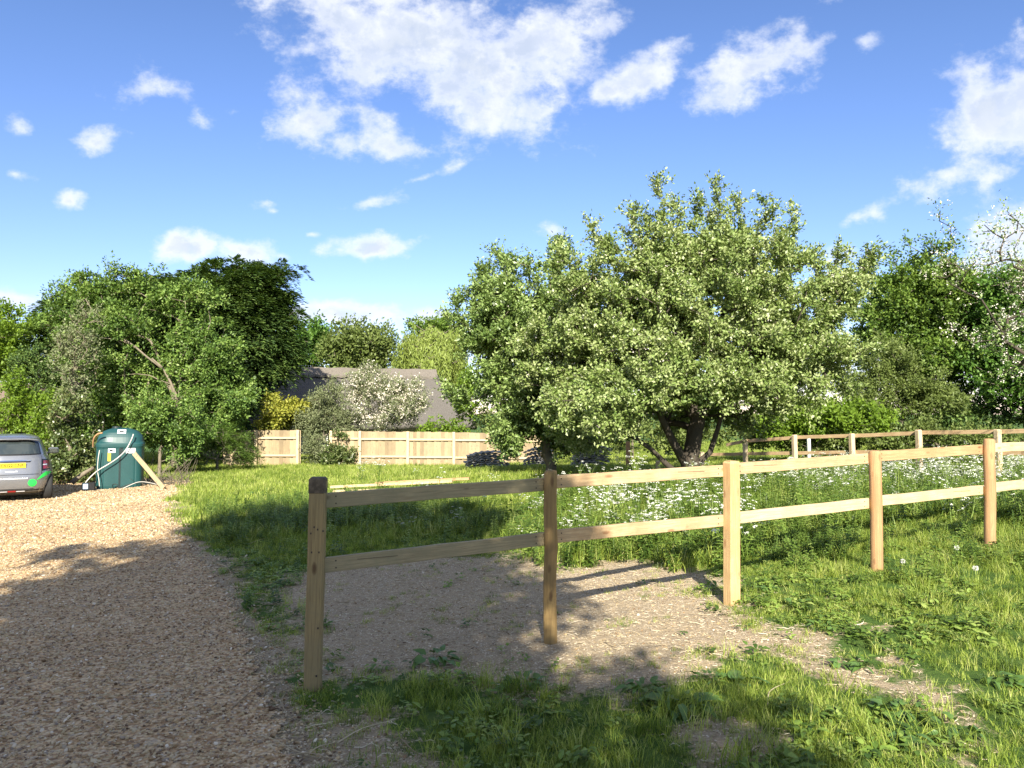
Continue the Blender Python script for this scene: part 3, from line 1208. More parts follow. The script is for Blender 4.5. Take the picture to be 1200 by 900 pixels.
# --- cow parsley
def parsley_meshes():
    out = []
    for s in range(5):
        r = np.random.default_rng(800 + s)
        VS, FS, VP, FP = [], [], [], []
        st = MB()
        pt = MB()
        nst = r.integers(2, 4)
        for q in range(nst):
            bx, by = r.uniform(-.08, .08, 2)
            H = r.uniform(.38, .62)
            lx, ly = r.uniform(-.12, .12, 2)
            top = np.array([bx + lx, by + ly, H])
            st.tube([[bx, by, 0], [bx + lx * .5, by + ly * .5, H * .55], top], [0.0045, 0.0035, 0.002], 4, False)
            for u in range(r.integers(4, 8)):
                a = r.uniform(0, 6.28)
                e = top + np.array([math.cos(a) * r.uniform(.03, .12), math.sin(a) * r.uniform(.03, .12), r.uniform(-.08, .08)])
                st.tube([top - [0, 0, .12], (top + e) / 2 - [0, 0, .03], e], [0.002, 0.0015, 0.001], 3, False)
                R = r.uniform(.018, .034)
                for k in range(11):
                    a2 = 2 * math.pi * k / 11 * 2.4
                    rr = R * math.sqrt((k + .3) / 11)
                    c = e + [rr * math.cos(a2), rr * math.sin(a2), 0.012 - rr * .25 + r.uniform(-.003, .003)]
                    w = r.uniform(.0032, .0062)
                    Rm = rotm(r.uniform(0, 6.28), r.uniform(-1.1, 1.1))
                    V = np.array([[-w, -w, 0], [w, -w, .001], [w, w, 0], [-w, w, .001]]) @ Rm.T + c
                    pt.add(V, [[0, 1, 2, 3]])
            for k in range(26):   # ferny leaves
                t = r.uniform(.05, .8)
                a = r.uniform(0, 6.28)
                d = np.array([math.cos(a), math.sin(a), 0])
                L = r.uniform(.02, .045)
                c = np.array([bx + lx * t, by + ly * t, H * t]) + d * r.uniform(.01, .13)
                V, F = leaf_shape(L, L * .5, .3, .2, 2)
                st.add(V @ rotm(r.uniform(0, 6.28), r.uniform(-.3, .6)).T + c, F)
        V = np.concatenate(st.v + pt.v)
        F = st.f + [[i + st.n for i in f] for f in pt.f]
        me = np_mesh("cow_parsley_plant", V, F, [WEED, PETAL])
        mi = np.zeros(len(F), np.int32)
        mi[len(st.f):] = 1
        me.polygons.foreach_set('material_index', mi)
        out.append(me)
    return out


PARS = proto_collection("cow_parsley_plant", parsley_meshes())


def parsley_layer():
    X, Y, r = wedge(11000, 7.5, 19, 1.0, 1.0, 14)
    P = np.stack([X, Y, gz(X, Y)], -1)
    px, py = proj(P + [0, 0, .35])
    m = np.clip(sdpoly(px, py, flower_poly) / 9 + .5, 0, 1)
    n = np.clip((fbm(X * .55, Y * .55, 91, 3) - .36) * 5, 0.03, 1)
    dens = m * n * 0.17 + 0.006 * (px > 400)
    sel = (r.uniform(0, 1, len(X)) < dens) & (drive_sd(X, Y) < -.3) & (soil_mask(X, Y) < .4)
    # keep the mown strip and the ground under the near fence open
    P = P[sel]
    k = len(P)
    s = r.uniform(.55, 1.35, k)
    rot = np.stack([r.normal(0, .2, k), r.normal(0, .2, k), r.uniform(0, 6.28, k)], -1)
    scatter("cow_parsley", P, rot, np.stack([s, s, s * r.uniform(.8, 1.1, k)], -1), r.integers(0, 5, k), PARS,
            "drift of white flowering cow parsley beyond the near fence", "wildflowers")


parsley_layer()

#@@TREES
# ------------------------------------------------------------------ trees
BARK_GREY = bark_mat("grey_bark", (0.20, 0.165, 0.125), (0.13, 0.12, 0.08))
BARK_DARK = bark_mat("dark_bark", (0.09, 0.07, 0.055), (0.06, 0.055, 0.04))
BARK_PALE = bark_mat("pale_bark", (0.25, 0.205, 0.15), (0.17, 0.15, 0.105))

L_APPLE = leaf_mat("apple_leaf", [(0.085, 0.145, 0.03), (0.20, 0.28, 0.07), (0.33, 0.39, 0.15), (0.50, 0.53, 0.31)], 0.20, 0.42, 0.5, 1.3)
L_APPLE2 = leaf_mat("young_apple_leaf", [(0.07, 0.13, 0.03), (0.15, 0.23, 0.055), (0.25, 0.34, 0.10), (0.38, 0.45, 0.19)], 0.20, 0.42, 0.5, 1.3)
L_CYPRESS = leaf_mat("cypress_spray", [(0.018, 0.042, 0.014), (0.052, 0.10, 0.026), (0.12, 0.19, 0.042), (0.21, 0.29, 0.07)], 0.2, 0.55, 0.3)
L_HAW = leaf_mat("hawthorn_leaf", [(0.04, 0.085, 0.018), (0.10, 0.18, 0.034), (0.21, 0.32, 0.065), (0.34, 0.42, 0.13)], 0.3, 0.5, 0.35)
L_LIME = leaf_mat("lime_green_leaf", [(0.092, 0.161, 0.017), (0.172, 0.276, 0.029), (0.253, 0.368, 0.04)], 0.4, 0.5, 0.3)
L_FAR = leaf_mat("bright_green_leaf", [(0.056, 0.125, 0.022), (0.106, 0.213, 0.035), (0.175, 0.3, 0.05)], 0.35, 0.5, 0.3)
L_OLIVE = leaf_mat("olive_leaf", [(0.075, 0.112, 0.025), (0.15, 0.2, 0.05), (0.237, 0.288, 0.088)], 0.3, 0.5, 0.3)
L_WILLOW = leaf_mat("willow_leaf", [(0.168, 0.228, 0.042), (0.264, 0.336, 0.072), (0.36, 0.432, 0.12)], 0.35, 0.5, 0.3)
L_DARK = leaf_mat("dark_green_leaf", [(0.035, 0.07, 0.014), (0.09, 0.16, 0.025), (0.17, 0.26, 0.04), (0.26, 0.35, 0.07)], 0.3, 0.5, 0.3)
L_YELLOW = leaf_mat("golden_leaf", [(0.15, 0.19, 0.03), (0.33, 0.34, 0.05), (0.55, 0.52, 0.11)], 0.35, 0.5, 0.3)
L_GREYG = leaf_mat("grey_green_leaf", [(0.12, 0.15, 0.07), (0.20, 0.23, 0.11), (0.30, 0.32, 0.18)], 0.25, 0.6, 0.3)
BLOSSOM = leaf_mat("pale_blossom", [(0.72, 0.62, 0.56), (0.80, 0.74, 0.68), (0.84, 0.82, 0.78)], 0.25, 0.7, 0.2)
CREAMB = leaf_mat("cream_blossom", [(0.62, 0.56, 0.46), (0.76, 0.70, 0.60), (0.84, 0.80, 0.72)], 0.25, 0.7, 0.2)
L_IVY = leaf_mat("ivy_leaf", [(0.03, 0.06, 0.012), (0.08, 0.12, 0.03), (0.18, 0.22, 0.08), (0.34, 0.30, 0.14)], 0.2, 0.35, 0.5)


def unit(v):
    return v / (np.linalg.norm(v, axis=-1, keepdims=True) + 1e-9)


def leaf_quads(P, D, Nn, L, W, fold=0.25):
    """rhombic leaf from P along D, face normal Nn"""
    D = unit(D)
    S = unit(np.cross(D, Nn))
    Nn = np.cross(S, D)
    L = np.asarray(L)[:, None]
    W = np.asarray(W)[:, None]
    n = len(P)
    V = np.empty((n, 4, 3))
    V[:, 0] = P
    V[:, 1] = P + D * L * .45 + S * W * .5 + Nn * W * fold
    V[:, 2] = P + D * L
    V[:, 3] = P + D * L * .45 - S * W * .5 + Nn * W * fold
    return V.reshape(-1, 3), np.arange(4 * n).reshape(-1, 4)


def sample_lobes(lobes, n, r, shell=0.55, clump=0.6, holes=.26):
    """points inside a union of ellipsoids (centre, radii), drawn mostly towards the outside"""
    vol = np.array([np.prod(l[1]) ** 0.8 for l in lobes])
    k = r.choice(len(lobes), n, p=vol / vol.sum())
    d = unit(r.normal(size=(n, 3)))
    rad = r.uniform(0, 1, n) ** shell
    rad = rad * (0.80 + 0.28 * r.uniform(0, 1, n))
    C = np.array([l[0] for l in lobes])
    R = np.array([l[1] for l in lobes])
    P = C[k] + d * rad[:, None] * R[k]
    # foliage gathers in clumps with hollows between them
    q = P / max(clump, .1)
    f = vnoise(q[:, 0] + q[:, 1] * .37, q[:, 2] + 7.3, 5) + vnoise(q[:, 1] - q[:, 0] * .41, q[:, 2] - 3.1, 9)
    return P[f > np.quantile(f, holes)] if clump > 0 else P


def skeleton(root, attr, step, r, wobble=0.12, up=0.15, trunk=None):
    """branches that join every attractor to the trunk"""
    cap = 60000
    pos = np.zeros((cap, 3))
    par = -np.ones(cap, int)
    dep = np.zeros(cap)
    path = [np.asarray(root, float)] if trunk is None else [np.asarray(p, float) for p in trunk]
    n = 0
    for i, p in enumerate(path):
        if i == 0:
            pos[0] = p
            n = 1
        else:
            q = pos[n - 1].copy()
            m = max(1, int(np.linalg.norm(p - q) / step))
            for k in range(1, m + 1):
                pos[n] = q + (p - q) * k / m + r.normal(0, wobble * step * .25, 3)
                par[n] = n - 1
                dep[n] = dep[n - 1] + step
                n += 1
    first = max(1, n // 2)
    top = pos[n - 1]
    order = np.argsort(np.linalg.norm(attr - top, axis=1))
    tips = []
    for a in attr[order]:
        if n > cap - 60:
            break
        d = np.linalg.norm(pos[first:n] - a, axis=1)
        cost = d + 0.12 * dep[first:n] + 0.5 * np.maximum(0, pos[first:n, 2] - a[2])
        j = int(np.argmin(cost)) + first
        dist = np.linalg.norm(a - pos[j])
        m = max(1, int(dist / step))
        p0 = pos[j].copy()
        sag = np.array([0, 0, up * dist * 0.5])
        prev = j
        for k in range(1, m + 1):
            t = k / m
            q = p0 + (a - p0) * t + sag * math.sin(math.pi * t) * .5
            if k < m:
                q = q + r.normal(0, wobble * step, 3)
            pos[n] = q
            par[n] = prev
            dep[n] = dep[prev] + dist / m
            prev = n
            n += 1
        tips.append(prev)
    return pos[:n], par[:n], np.array(tips)


def radii(par, tip_r, expo, rmax):
    n = len(par)
    acc = np.zeros(n)
    for i in range(n - 1, -1, -1):
        if acc[i] == 0:
            acc[i] = tip_r ** expo
        if par[i] >= 0:
            acc[par[i]] += acc[i]
    rr = acc ** (1 / expo)
    return np.minimum(rr * min(1.0, rmax / rr.max()) if rr.max() > rmax else rr * (rmax / rr.max()) ** 0.7, rmax)


def branch_mesh(pos, par, rad, k=5, rmin=0.0):
    c = np.nonzero(par >= 0)[0]
    c = c[rad[c] >= rmin]
    p = par[c]
    A, B = pos[p], pos[c]
    T = unit(B - A)
    ref = np.where(np.abs(T[:, 2:3]) < 0.9, np.array([[0, 0, 1.0]]), np.array([[1.0, 0, 0]]))
    a = unit(np.cross(T, ref))
    b = np.cross(T, a)
    ra = np.minimum(rad[p], rad[c] * 1.35)
    rb = rad[c]
    th = 2 * math.pi * np.arange(k) / k
    ring = np.cos(th)[None, :, None] * a[:, None] + np.sin(th)[None, :, None] * b[:, None]
    V = np.stack([A[:, None] - T[:, None] * ra[:, None, None] * .3 + ring * ra[:, None, None], B[:, None] + ring * rb[:, None, None]], 1)
    n = len(c)
    base = (np.arange(n) * 2 * k)[:, None]
    j = np.arange(k)[None, :]
    j2 = (np.arange(k) + 1)[None, :] % k
    F = np.stack([base + j, base + j2, base + k + j2, base + k + j], -1).reshape(-1, 4)
    return V.reshape(-1, 3), F


def sprays(A, centre, r, per, leaf, style, spread):
    """leaves along short twigs that start at each attractor"""
    n = len(A)
    out = unit(A - centre + np.array([0, 0, .3]))
    nt = 5
    tw = unit(r.normal(size=(n, nt, 3)) * .8 + out[:, None] * .8 + np.array([0, 0, .25]))
    if style == 'conifer':
        o2 = out.copy()
        o2[:, 2] *= 0.25
        tw = unit(r.normal(size=(n, nt, 3)) * np.array([.6, .6, .22]) + unit(o2)[:, None] * 1.2 + np.array([0, 0, -.05]))
    k = n * per
    ai = np.repeat(np.arange(n), per)
    ti = r.integers(0, nt, k)
    t = r.uniform(0.0, 1, k)
    D = tw[ai, ti]
    sp = spread * r.uniform(.6, 1.3, (n, nt))[ai, ti]
    L = leaf[0] * r.uniform(.6, 1.3, k)
    W = leaf[1] * r.uniform(.7, 1.2, k)
    if style == 'broad':
        P = A[ai] + D * (t * sp)[:, None] + r.normal(0, leaf[0] * .5, (k, 3))
        dd = unit(D + r.normal(0, .9, (k, 3)))
        Nn = unit(r.normal(size=(k, 3)) + np.array([0, -.15, .9]) + out[ai] * .5)
    elif style == 'conifer':
        side = unit(np.cross(D, np.array([0, 0, 1.0])))
        sgn = r.choice([-1, 1], k)
        wdt = (1 - t) * sp * .35
        P = A[ai] + D * (t * sp)[:, None] + side * (sgn * wdt * r.uniform(0, 1, k))[:, None]
        P[:, 2] -= (t ** 2) * sp * .75
        P += r.normal(0, .02, (k, 3))
        dd = unit(D + side * (sgn * .8)[:, None] + np.array([0, 0, -.35]) * t[:, None])
        Nn = unit(np.array([0, 0, 1.0]) + r.normal(0, .35, (k, 3)) + out[ai] * .3)
    elif style == 'willow':
        drop = spread * 3.2 * t * r.uniform(.6, 1.1, (n, nt))[ai, ti]
        P = A[ai] + D * (.25 * spread) + r.normal(0, .05, (k, 3))
        P[:, 2] -= drop
        dd = unit(np.array([0, 0, -1.0]) + r.normal(0, .35, (k, 3)))
        Nn = unit(out[ai] + r.normal(0, .5, (k, 3)))
    return leaf_quads(P, dd, Nn, L, W)


def lobe(px, py, rx, ry, Y, dr=None):
    """an ellipsoid of foliage: where it stands, half width, half height, half depth"""
    c = at(px, py, Y)
    k = Y / 900.0
    return (c, np.array([rx * k, dr if dr else rx * k, ry * k]))


def tree(name, label, cat, root, lobes, n_attr, per, leaf, lmat, bark, seed, style='broad', spread=.35, rmax=.18, tip=.004,
         expo=2.1, step=.35, trunk=None, shell=.55, group=None, blossom=None, extra=None, parts=('trunk', 'crown'), wobble=.12, rmin=0.0, keep=1.0, clip=None, clump=.6, holes=.26):
    r = np.random.default_rng(seed)
    root = np.asarray(root, float)
    A = sample_lobes(lobes, int(n_attr * 1.25), r, shell, clump, holes)
    if extra is not None:
        A = np.concatenate([A, extra])
    A = A[A[:, 2] > gz(A[:, 0], A[:, 1]) + .12]
    if clip is not None:
        A = A[clip(A)]
    centre = np.mean([l[0] for l in lobes], axis=0)
    rel_trunk = None if trunk is None else [np.asarray(p) for p in trunk]
    if rel_trunk is None:
        top = centre.copy()
        top[2] = root[2] + (centre[2] - root[2]) * .55
        mid = root * .45 + top * .55
        mid[:2] = root[:2] * .8 + top[:2] * .2
        rel_trunk = [root - [0, 0, .15], mid, top]
    pos, par, tips = skeleton(root, A, step, r, wobble, trunk=rel_trunk)
    rad = radii(par, tip, expo, rmax)
    # root flare
    flare = np.clip(1 - (pos[:, 2] - root[2]) / .35, 0, 1)
    rad = np.where(rad > rmax * .5, rad * (1 + .35 * flare), rad)
    e = empty(name, root, label, cat, group)
    V, F = branch_mesh(pos - root, par, rad, 6, rmin)
    obj(parts[0], V, F, bark, e, True)
    V, F = sprays(pos[tips], centre, r, per, leaf, style, spread)
    low = V.reshape(-1, 4, 3)
    g = gz(low[:, 0, 0], low[:, 0, 1])
    kp = low[:, :, 2].min(1) > g
    low = low[kp]
    V = low.reshape(-1, 3) - root
    obj(parts[1], V, np.arange(len(V)).reshape(-1, 4), lmat, e)
    if blossom:
        bm_, count, size = blossom
        k = len(tips)
        ti = pos[tips][r.integers(0, k, count)]
        P = ti + unit(r.normal(size=(count, 3))) * spread * r.uniform(.2, 1.05, count)[:, None]
        # small clusters of 4 petals
        P = np.repeat(P, 4, 0) + r.normal(0, size * .7, (count * 4, 3))
        V, F = leaf_quads(P, r.normal(size=(len(P), 3)), r.normal(size=(len(P), 3)) + [0, -.4, .6], np.full(len(P), size), np.full(len(P), size * .9))
        o = obj('blossom', V - root, F, bm_, e)
        o['kind'] = 'stuff'
    return e


def base(px, Y, dz=0.0):
    p = at(px, 500, Y)
    return np.array([p[0], Y, float(gz(p[0], Y)) + dz])


# ---- the big old apple tree beyond the fence
def apple():
    Y = 15.6
    root = base(806, Y)
    lob = [lobe(800, 385, 130, 85, Y, 2.4), lobe(855, 330, 90, 58, Y, 1.8), lobe(745, 350, 80, 55, Y, 1.8),
           lobe(895, 395, 90, 72, Y, 2.1), lobe(700, 405, 78, 66, Y + .3, 1.8), lobe(655, 415, 52, 48, Y + .5, 1.4), lobe(700, 475, 72, 40, Y - .8, 1.6),
           lobe(950, 415, 58, 52, Y - .2, 1.7), lobe(905, 460, 62, 30, Y - .8, 1.4), lobe(800, 300, 70, 38, Y, 1.3), lobe(970, 345, 36, 36, Y, 1.1),
           lobe(785, 440, 52, 38, Y - 1.6, .9), lobe(850, 450, 52, 34, Y - 1.5, .8), lobe(740, 470, 46, 38, Y - 1.2, .8),
           lobe(690, 500, 54, 30, Y + .6, 1.1), lobe(745, 500, 48, 24, Y + 1.2, .9), lobe(880, 468, 50, 18, Y + .8, .9), lobe(815, 475, 70, 34, Y + 1.5, .9), lobe(660, 522, 44, 18, Y + .2, .9), lobe(735, 522, 34, 12, Y + 1.4, .7), lobe(868, 498, 30, 16, Y + 1.2, .7)]
    r = np.random.default_rng(3)
    ex = []
    # upright shoots that stand out of the crown
    for (x0, y0, x1, y1, w) in ((780, 300, 772, 205, 13), (800, 300, 790, 232, 13), (750, 300, 742, 236, 12), (845, 300, 842, 205, 14), (865, 300, 862, 228, 14),
                                (885, 300, 898, 228, 12), (930, 320, 928, 238, 11), (915, 320, 905, 262, 12), (705, 320, 693, 256, 13), (720, 310, 715, 275, 14),
                                (660, 340, 655, 282, 11), (672, 345, 676, 300, 12), (975, 340, 984, 282, 14), (1000, 340, 1020, 292, 12), (960, 340, 953, 286, 11),
                                (820, 300, 818, 226, 12), (1005, 350, 1018, 282, 10), (760, 310, 755, 248, 14), (830, 290, 835, 245, 14), (690, 330, 668, 330, 14)):
        m = 7
        dy = r.uniform(-1.0, 1.0)
        for k in range(m):
            t = k / (m - 1)
            ww = w * (1.1 - .8 * t)
            ex.append(at(x0 + (x1 - x0) * t + r.normal(0, ww * .5), y0 + (y1 + 12 - y0) * t, Y + dy + r.normal(0, .14)))
    ex = np.array(ex)
    t0 = at(806, 545, Y)
    trunk = [root - [0, 0, .2], root + [0.0, 0, .35], at(812, 520, Y), at(818, 490, Y + .1)]
    hollow_c = at(800, 500, Y - .6)

    def clip(A):
        # the space round the trunk under the crown is open
        d = (A - hollow_c) / np.array([.6, 1.0, .5])
        return (d ** 2).sum(1) > 1
    return tree("apple_tree", "large spreading apple tree with pale green leaves beyond the near fence", "tree", root, lob, 1850, 155, (.072, .044), L_APPLE, BARK_DARK, 3,
                spread=.30, rmax=.19, tip=.0062, trunk=trunk, extra=ex, clump=.55, holes=.19, blossom=(BLOSSOM, 2200, .026), step=.26, wobble=.22, clip=clip)


ap = apple()
# the two low side stems of the old apple tree
def side_stems():
    root = np.array(ap.location)
    for pts, rr in (([at(800, 566, 15.5), at(812, 548, 15.45), at(832, 530, 15.4), at(842, 500, 15.4), at(850, 470, 15.2)], [.075, .065, .055, .045, .03]),
                    ([at(802, 562, 15.4), at(780, 543, 15.3), at(765, 528, 15.2), at(740, 510, 15.0), at(715, 498, 14.8)], [.07, .055, .045, .035, .025]),
                    ([at(806, 548, 15.5), at(790, 520, 15.5), at(775, 490, 15.3), at(770, 450, 15.0)], [.10, .085, .065, .04])):
        V, F = tube(np.array(pts) - root, rr, 8)
        obj("limb", V, F, BARK_DARK, ap, True)


side_stems()

# ---- second apple, left
def apple2():
    Y = 18.5
    root = base(643, Y)
    lob = [lobe(585, 365, 36, 36, Y, 1.2), lobe(575, 420, 34, 50, Y, 1.2), lobe(618, 405, 46, 52, Y, 1.5), lobe(560, 462, 24, 28, Y, .9),
           lobe(620, 465, 46, 40, Y, 1.3), lobe(608, 500, 30, 26, Y - .3, .9), lobe(660, 490, 40, 30, Y, 1.2), lobe(648, 365, 34, 24, Y, 1.0), lobe(618, 522, 30, 18, Y - .3, .8), lobe(670, 510, 36, 18, Y + .4, .9)]
    r = np.random.default_rng(8)
    ex = []
    for (x0, y0, x1, y1, w) in ((585, 340, 584, 296, 14), (600, 330, 604, 305, 12), (560, 370, 540, 350, 12), (565, 350, 563, 315, 10), (615, 340, 622, 312, 12),
                                (555, 390, 534, 372, 10), (545, 470, 528, 455, 10), (640, 330, 655, 285, 12), (645, 330, 668, 296, 10)):
        for k in range(8):
            t = k / 7
            ex.append(at(x0 + (x1 - x0) * t + r.normal(0, w * .5), y0 + (y1 - y0) * t, Y + r.normal(0, .25)))
    tree("fruit_tree", "smaller darker green fruit tree at the left of the big apple tree", "tree", root, lob, 1000, 130, (.085, .05), L_APPLE2, BARK_GREY, 18,
         spread=.32, rmax=.13, tip=.006, extra=np.array(ex), blossom=(BLOSSOM, 250, .03), step=.3, wobble=.2,
         trunk=[root - [0, 0, .2], at(646, 545, Y), at(640, 530, Y), at(642, 500, Y)])


apple2()


# ---- the great cypress on the left
def cypress():
    Y = 34.0
    root = base(262, Y + .5)
    lob = [lobe(250, 362, 70, 44, Y, 2.6), lobe(292, 350, 40, 36, Y, 1.8), lobe(300, 390, 40, 38, Y, 2.0), lobe(268, 440, 44, 42, Y, 2.0), lobe(310, 420, 28, 24, Y, 1.4),
           lobe(190, 362, 66, 38, Y - .3, 2.2), lobe(125, 368, 52, 32, Y - .2, 2.0), lobe(85, 388, 34, 34, Y, 1.6), lobe(240, 420, 60, 60, Y - .3, 2.4),
           lobe(160, 430, 90, 70, Y, 2.2), lobe(235, 480, 55, 28, Y, 1.8), lobe(275, 326, 48, 22, Y, 1.8), lobe(318, 372, 26, 12, Y, 1.0), lobe(312, 345, 26, 10, Y + .4, 1.0), lobe(322, 400, 24, 10, Y, 1.0), lobe(305, 318, 24, 9, Y, 1.0), lobe(140, 345, 36, 16, Y - .5, 1.4), lobe(200, 340, 36, 16, Y - .5, 1.4)]
    r = np.random.default_rng(4)
    ex = []
    for (x0, y0, x1, y1) in ((300, 330, 342, 320), (300, 345, 335, 345), (310, 372, 352, 370), (310, 395, 348, 398), (290, 322, 326, 306), (310, 355, 338, 356), (305, 420, 342, 416),
                             (90, 360, 52, 356), (110, 340, 74, 345), (80, 370, 54, 366)):
        for k in range(9):
            t = k / 8
            ex.append(at(x0 + (x1 - x0) * t + r.normal(0, 4), y0 + (y1 - y0) * t + r.normal(0, 3), Y + r.normal(0, .35)))
    tree("cypress_tree", "tall dark cypress with drooping feathery sprays towering behind the oil tank", "tree", root, lob, 2300, 125, (.21, .062), L_CYPRESS, BARK_DARK, 21,
         style='conifer', spread=.70, clump=0, rmax=.26, tip=.006, extra=np.array(ex), step=.5, shell=.45,
         trunk=[root - [0, 0, .2], at(264, 450, Y + .4), at(258, 380, Y + .2), at(255, 340, Y)])


cypress()


# ---- hawthorn in front of the cypress, with bare grey limbs showing
def hawthorn():
    Y = 28.5
    root = base(206, Y)
    lob = [lobe(130, 410, 62, 60, Y, 1.5), lobe(95, 450, 50, 60, Y, 1.4), lobe(150, 465, 60, 30, Y, 1.3), lobe(230, 420, 60, 45, Y, 1.3), lobe(255, 460, 50, 40, Y, 1.3),
           lobe(115, 355, 44, 32, Y + .4, 1.0), lobe(170, 345, 44, 30, Y + .3, 1.0), lobe(75, 375, 28, 34, Y + .3, .9), lobe(225, 360, 34, 34, Y + .3, .9), lobe(150, 322, 22, 12, Y, .6), lobe(100, 330, 14, 10, Y, .5), lobe(110, 500, 45, 24, Y, 1.0), lobe(235, 490, 55, 25, Y, 1.2)]
    tree("hawthorn_tree", "bushy hawthorn with bare grey limbs showing in front of the dark cypress", "tree", root, lob, 1250, 80, (.115, .07), L_HAW, BARK_PALE, 22,
         spread=.40, rmax=.12, tip=.010, step=.35, wobble=.3, shell=.45, clump=.75,
         trunk=[root - [0, 0, .2], at(206, 500, Y - .3), at(206, 478, Y - .6), at(200, 452, Y - .7)])


hawthorn()


def limbs_front():
    """the bare limbs that show on the near side of the hawthorn"""
    h = bpy.data.objects['hawthorn_tree']
    root = np.array(h.location)
    Y = 27.8
    for pts, rr in (([(208, 480), (206, 462), (200, 448), (190, 430), (178, 420)], [.07, .06, .045, .035, .03]),
                    ([(212, 480), (210, 460), (211, 445), (214, 432)], [.05, .04, .03, .02]),
                    ([(160, 408), (150, 401), (142, 395), (146, 386)], [.045, .05, .035, .03]),
                    ([(190, 432), (172, 418), (158, 406), (140, 398), (118, 380), (100, 350)], [.035, .035, .035, .03, .025, .012]),
                    ([(200, 450), (188, 446), (176, 440), (160, 438), (140, 440)], [.028, .024, .018, .014, .01]),
                    ([(120, 505), (122, 492), (118, 484)], [.03, .028, .02])):
        V, F = tube(np.array([at(x, y, Y) for x, y in pts]) - root, rr, 6)
        obj("limb", V, F, BARK_PALE, h, True)


limbs_front()


def bush(name, label, cat, lobes, n_attr, per, leaf, lmat, bark, seed, **kw):
    c = np.mean([l[0] for l in lobes], axis=0)
    root = np.array([c[0], c[1], float(gz(c[0], c[1]))])
    kw.setdefault('parts', ('stems', 'foliage'))
    kw.setdefault('rmax', .05)
    kw.setdefault('step', .3)
    kw.setdefault('spread', .3)
    return tree(name, label, cat, root, lobes, n_attr, per, leaf, lmat, bark, seed, **kw)


# left side
bush("ivy_bush", "ivy and dry brown stems climbing a stump beside the grey car", "climbing plant",
     [lobe(85, 500, 26, 55, 22.2, .7), lobe(75, 545, 18, 22, 21.8, .5), lobe(95, 545, 18, 25, 22.0, .5)], 230, 60, (.09, .07), L_IVY, BARK_PALE, 31, tip=.008, rmax=.14, spread=.22, step=.2, wobble=.35)
bush("bramble_bush", "leafy light green bush behind the roof of the grey car", "bush",
     [lobe(32, 470, 34, 38, 24, 1.2), lobe(55, 510, 30, 45, 23.5, 1.0), lobe(18, 500, 22, 22, 23.6, .8)], 240, 70, (.09, .055), L_LIME, BARK_GREY, 32, tip=.006)
bush("clipped_shrub", "dense mid green shrub with arching shoots right of the oil tank", "shrub",
     [lobe(252, 518, 36, 24, 26.5, 1.1), lobe(228, 530, 26, 22, 25.8, .8), lobe(284, 532, 20, 15, 26.8, .7)], 330, 90, (.085, .022), L_HAW, BARK_GREY, 33, style='conifer', spread=.32)
bush("dead_bush", "grey-brown tangle of half dead twigs on the left flank of the hawthorn", "bush",
     [lobe(88, 420, 26, 50, 25.5, .8), lobe(78, 470, 22, 40, 25.0, .8), lobe(100, 380, 20, 30, 26, .7)], 330, 16, (.09, .05), L_GREYG, BARK_PALE, 37, tip=.007, rmax=.09, spread=.3, step=.22, wobble=.5)
bush("elder_bush", "dark leafy elder bush in shade behind the leaning plank", "bush",
     [lobe(200, 505, 40, 42, 24, 1.0), lobe(175, 500, 24, 40, 23.6, .8)], 230, 70, (.10, .055), L_HAW, BARK_PALE, 34, tip=.006)
tree("garden_tree", "bright yellow-green tree at the far left edge of the picture", "tree", base(8, 33),
     [lobe(12, 415, 44, 48, 33, 2.2), lobe(-30, 400, 60, 50, 33, 2.5), lobe(15, 460, 34, 40, 33, 1.8), lobe(-40, 450, 50, 50, 33, 2)], 520, 70, (.14, .09), L_LIME, BARK_GREY, 35, spread=.55, step=.5)
tree("holly_tree", "small dark evergreen between the cypress and the bright tree on the left", "tree", base(40, 27.5),
     [lobe(36, 425, 18, 24, 27.5, .8), lobe(52, 440, 16, 20, 27.5, .7)], 130, 80, (.08, .05), L_CYPRESS, BARK_DARK, 36, spread=.3)
# behind the board fence
bush("golden_shrub", "yellow leaved shrub behind the left board fence", "shrub",
     [lobe(335, 488, 22, 22, 31.5, .9), lobe(352, 480, 16, 14, 31.5, .7), lobe(318, 476, 10, 12, 31.5, .6), lobe(325, 500, 22, 14, 31.3, .8)], 170, 60, (.13, .08), L_YELLOW, BARK_GREY, 41, spread=.35)
bush("grey_shrub", "sprawling grey-green shrub filling the gap between the two board fences", "shrub",
     [lobe(372, 490, 20, 32, 31, .8), lobe(390, 475, 18, 30, 31.2, .8), lobe(368, 525, 13, 20, 30.1, .5), lobe(400, 500, 22, 20, 31.2, .8)], 260, 60, (.11, .04), L_GREYG, BARK_GREY, 42, spread=.35)
bush("flowering_bush", "rounded bush covered in cream flowers behind the right board fence", "bush",
     [lobe(450, 475, 48, 32, 31.8, 1.6), lobe(430, 455, 30, 26, 31.8, 1.2), lobe(430, 438, 15, 12, 31.8, .6), lobe(475, 465, 28, 24, 31.8, 1.1)], 330, 55, (.13, .035), L_GREYG, BARK_GREY, 43,
     spread=.32, blossom=(CREAMB, 2600, .065))
bush("ivy_on_fence", "ivy hanging over the first post of the right board fence", "climbing plant",
     [lobe(396, 525, 12, 20, 29.75, .25), lobe(404, 535, 12, 10, 29.72, .2), lobe(388, 540, 14, 8, 29.7, .3)], 90, 45, (.10, .06), L_IVY, BARK_PALE, 44, spread=.2, rmax=.03)
bush("fence_bush", "small green bush leaning over the right board fence", "bush",
     [lobe(505, 505, 14, 12, 31, .6), lobe(545, 480, 20, 24, 31, .8), lobe(548, 450, 16, 26, 32, .8), lobe(530, 500, 20, 12, 31, .7)], 110, 60, (.12, .07), L_LIME, BARK_GREY, 45, spread=.3)
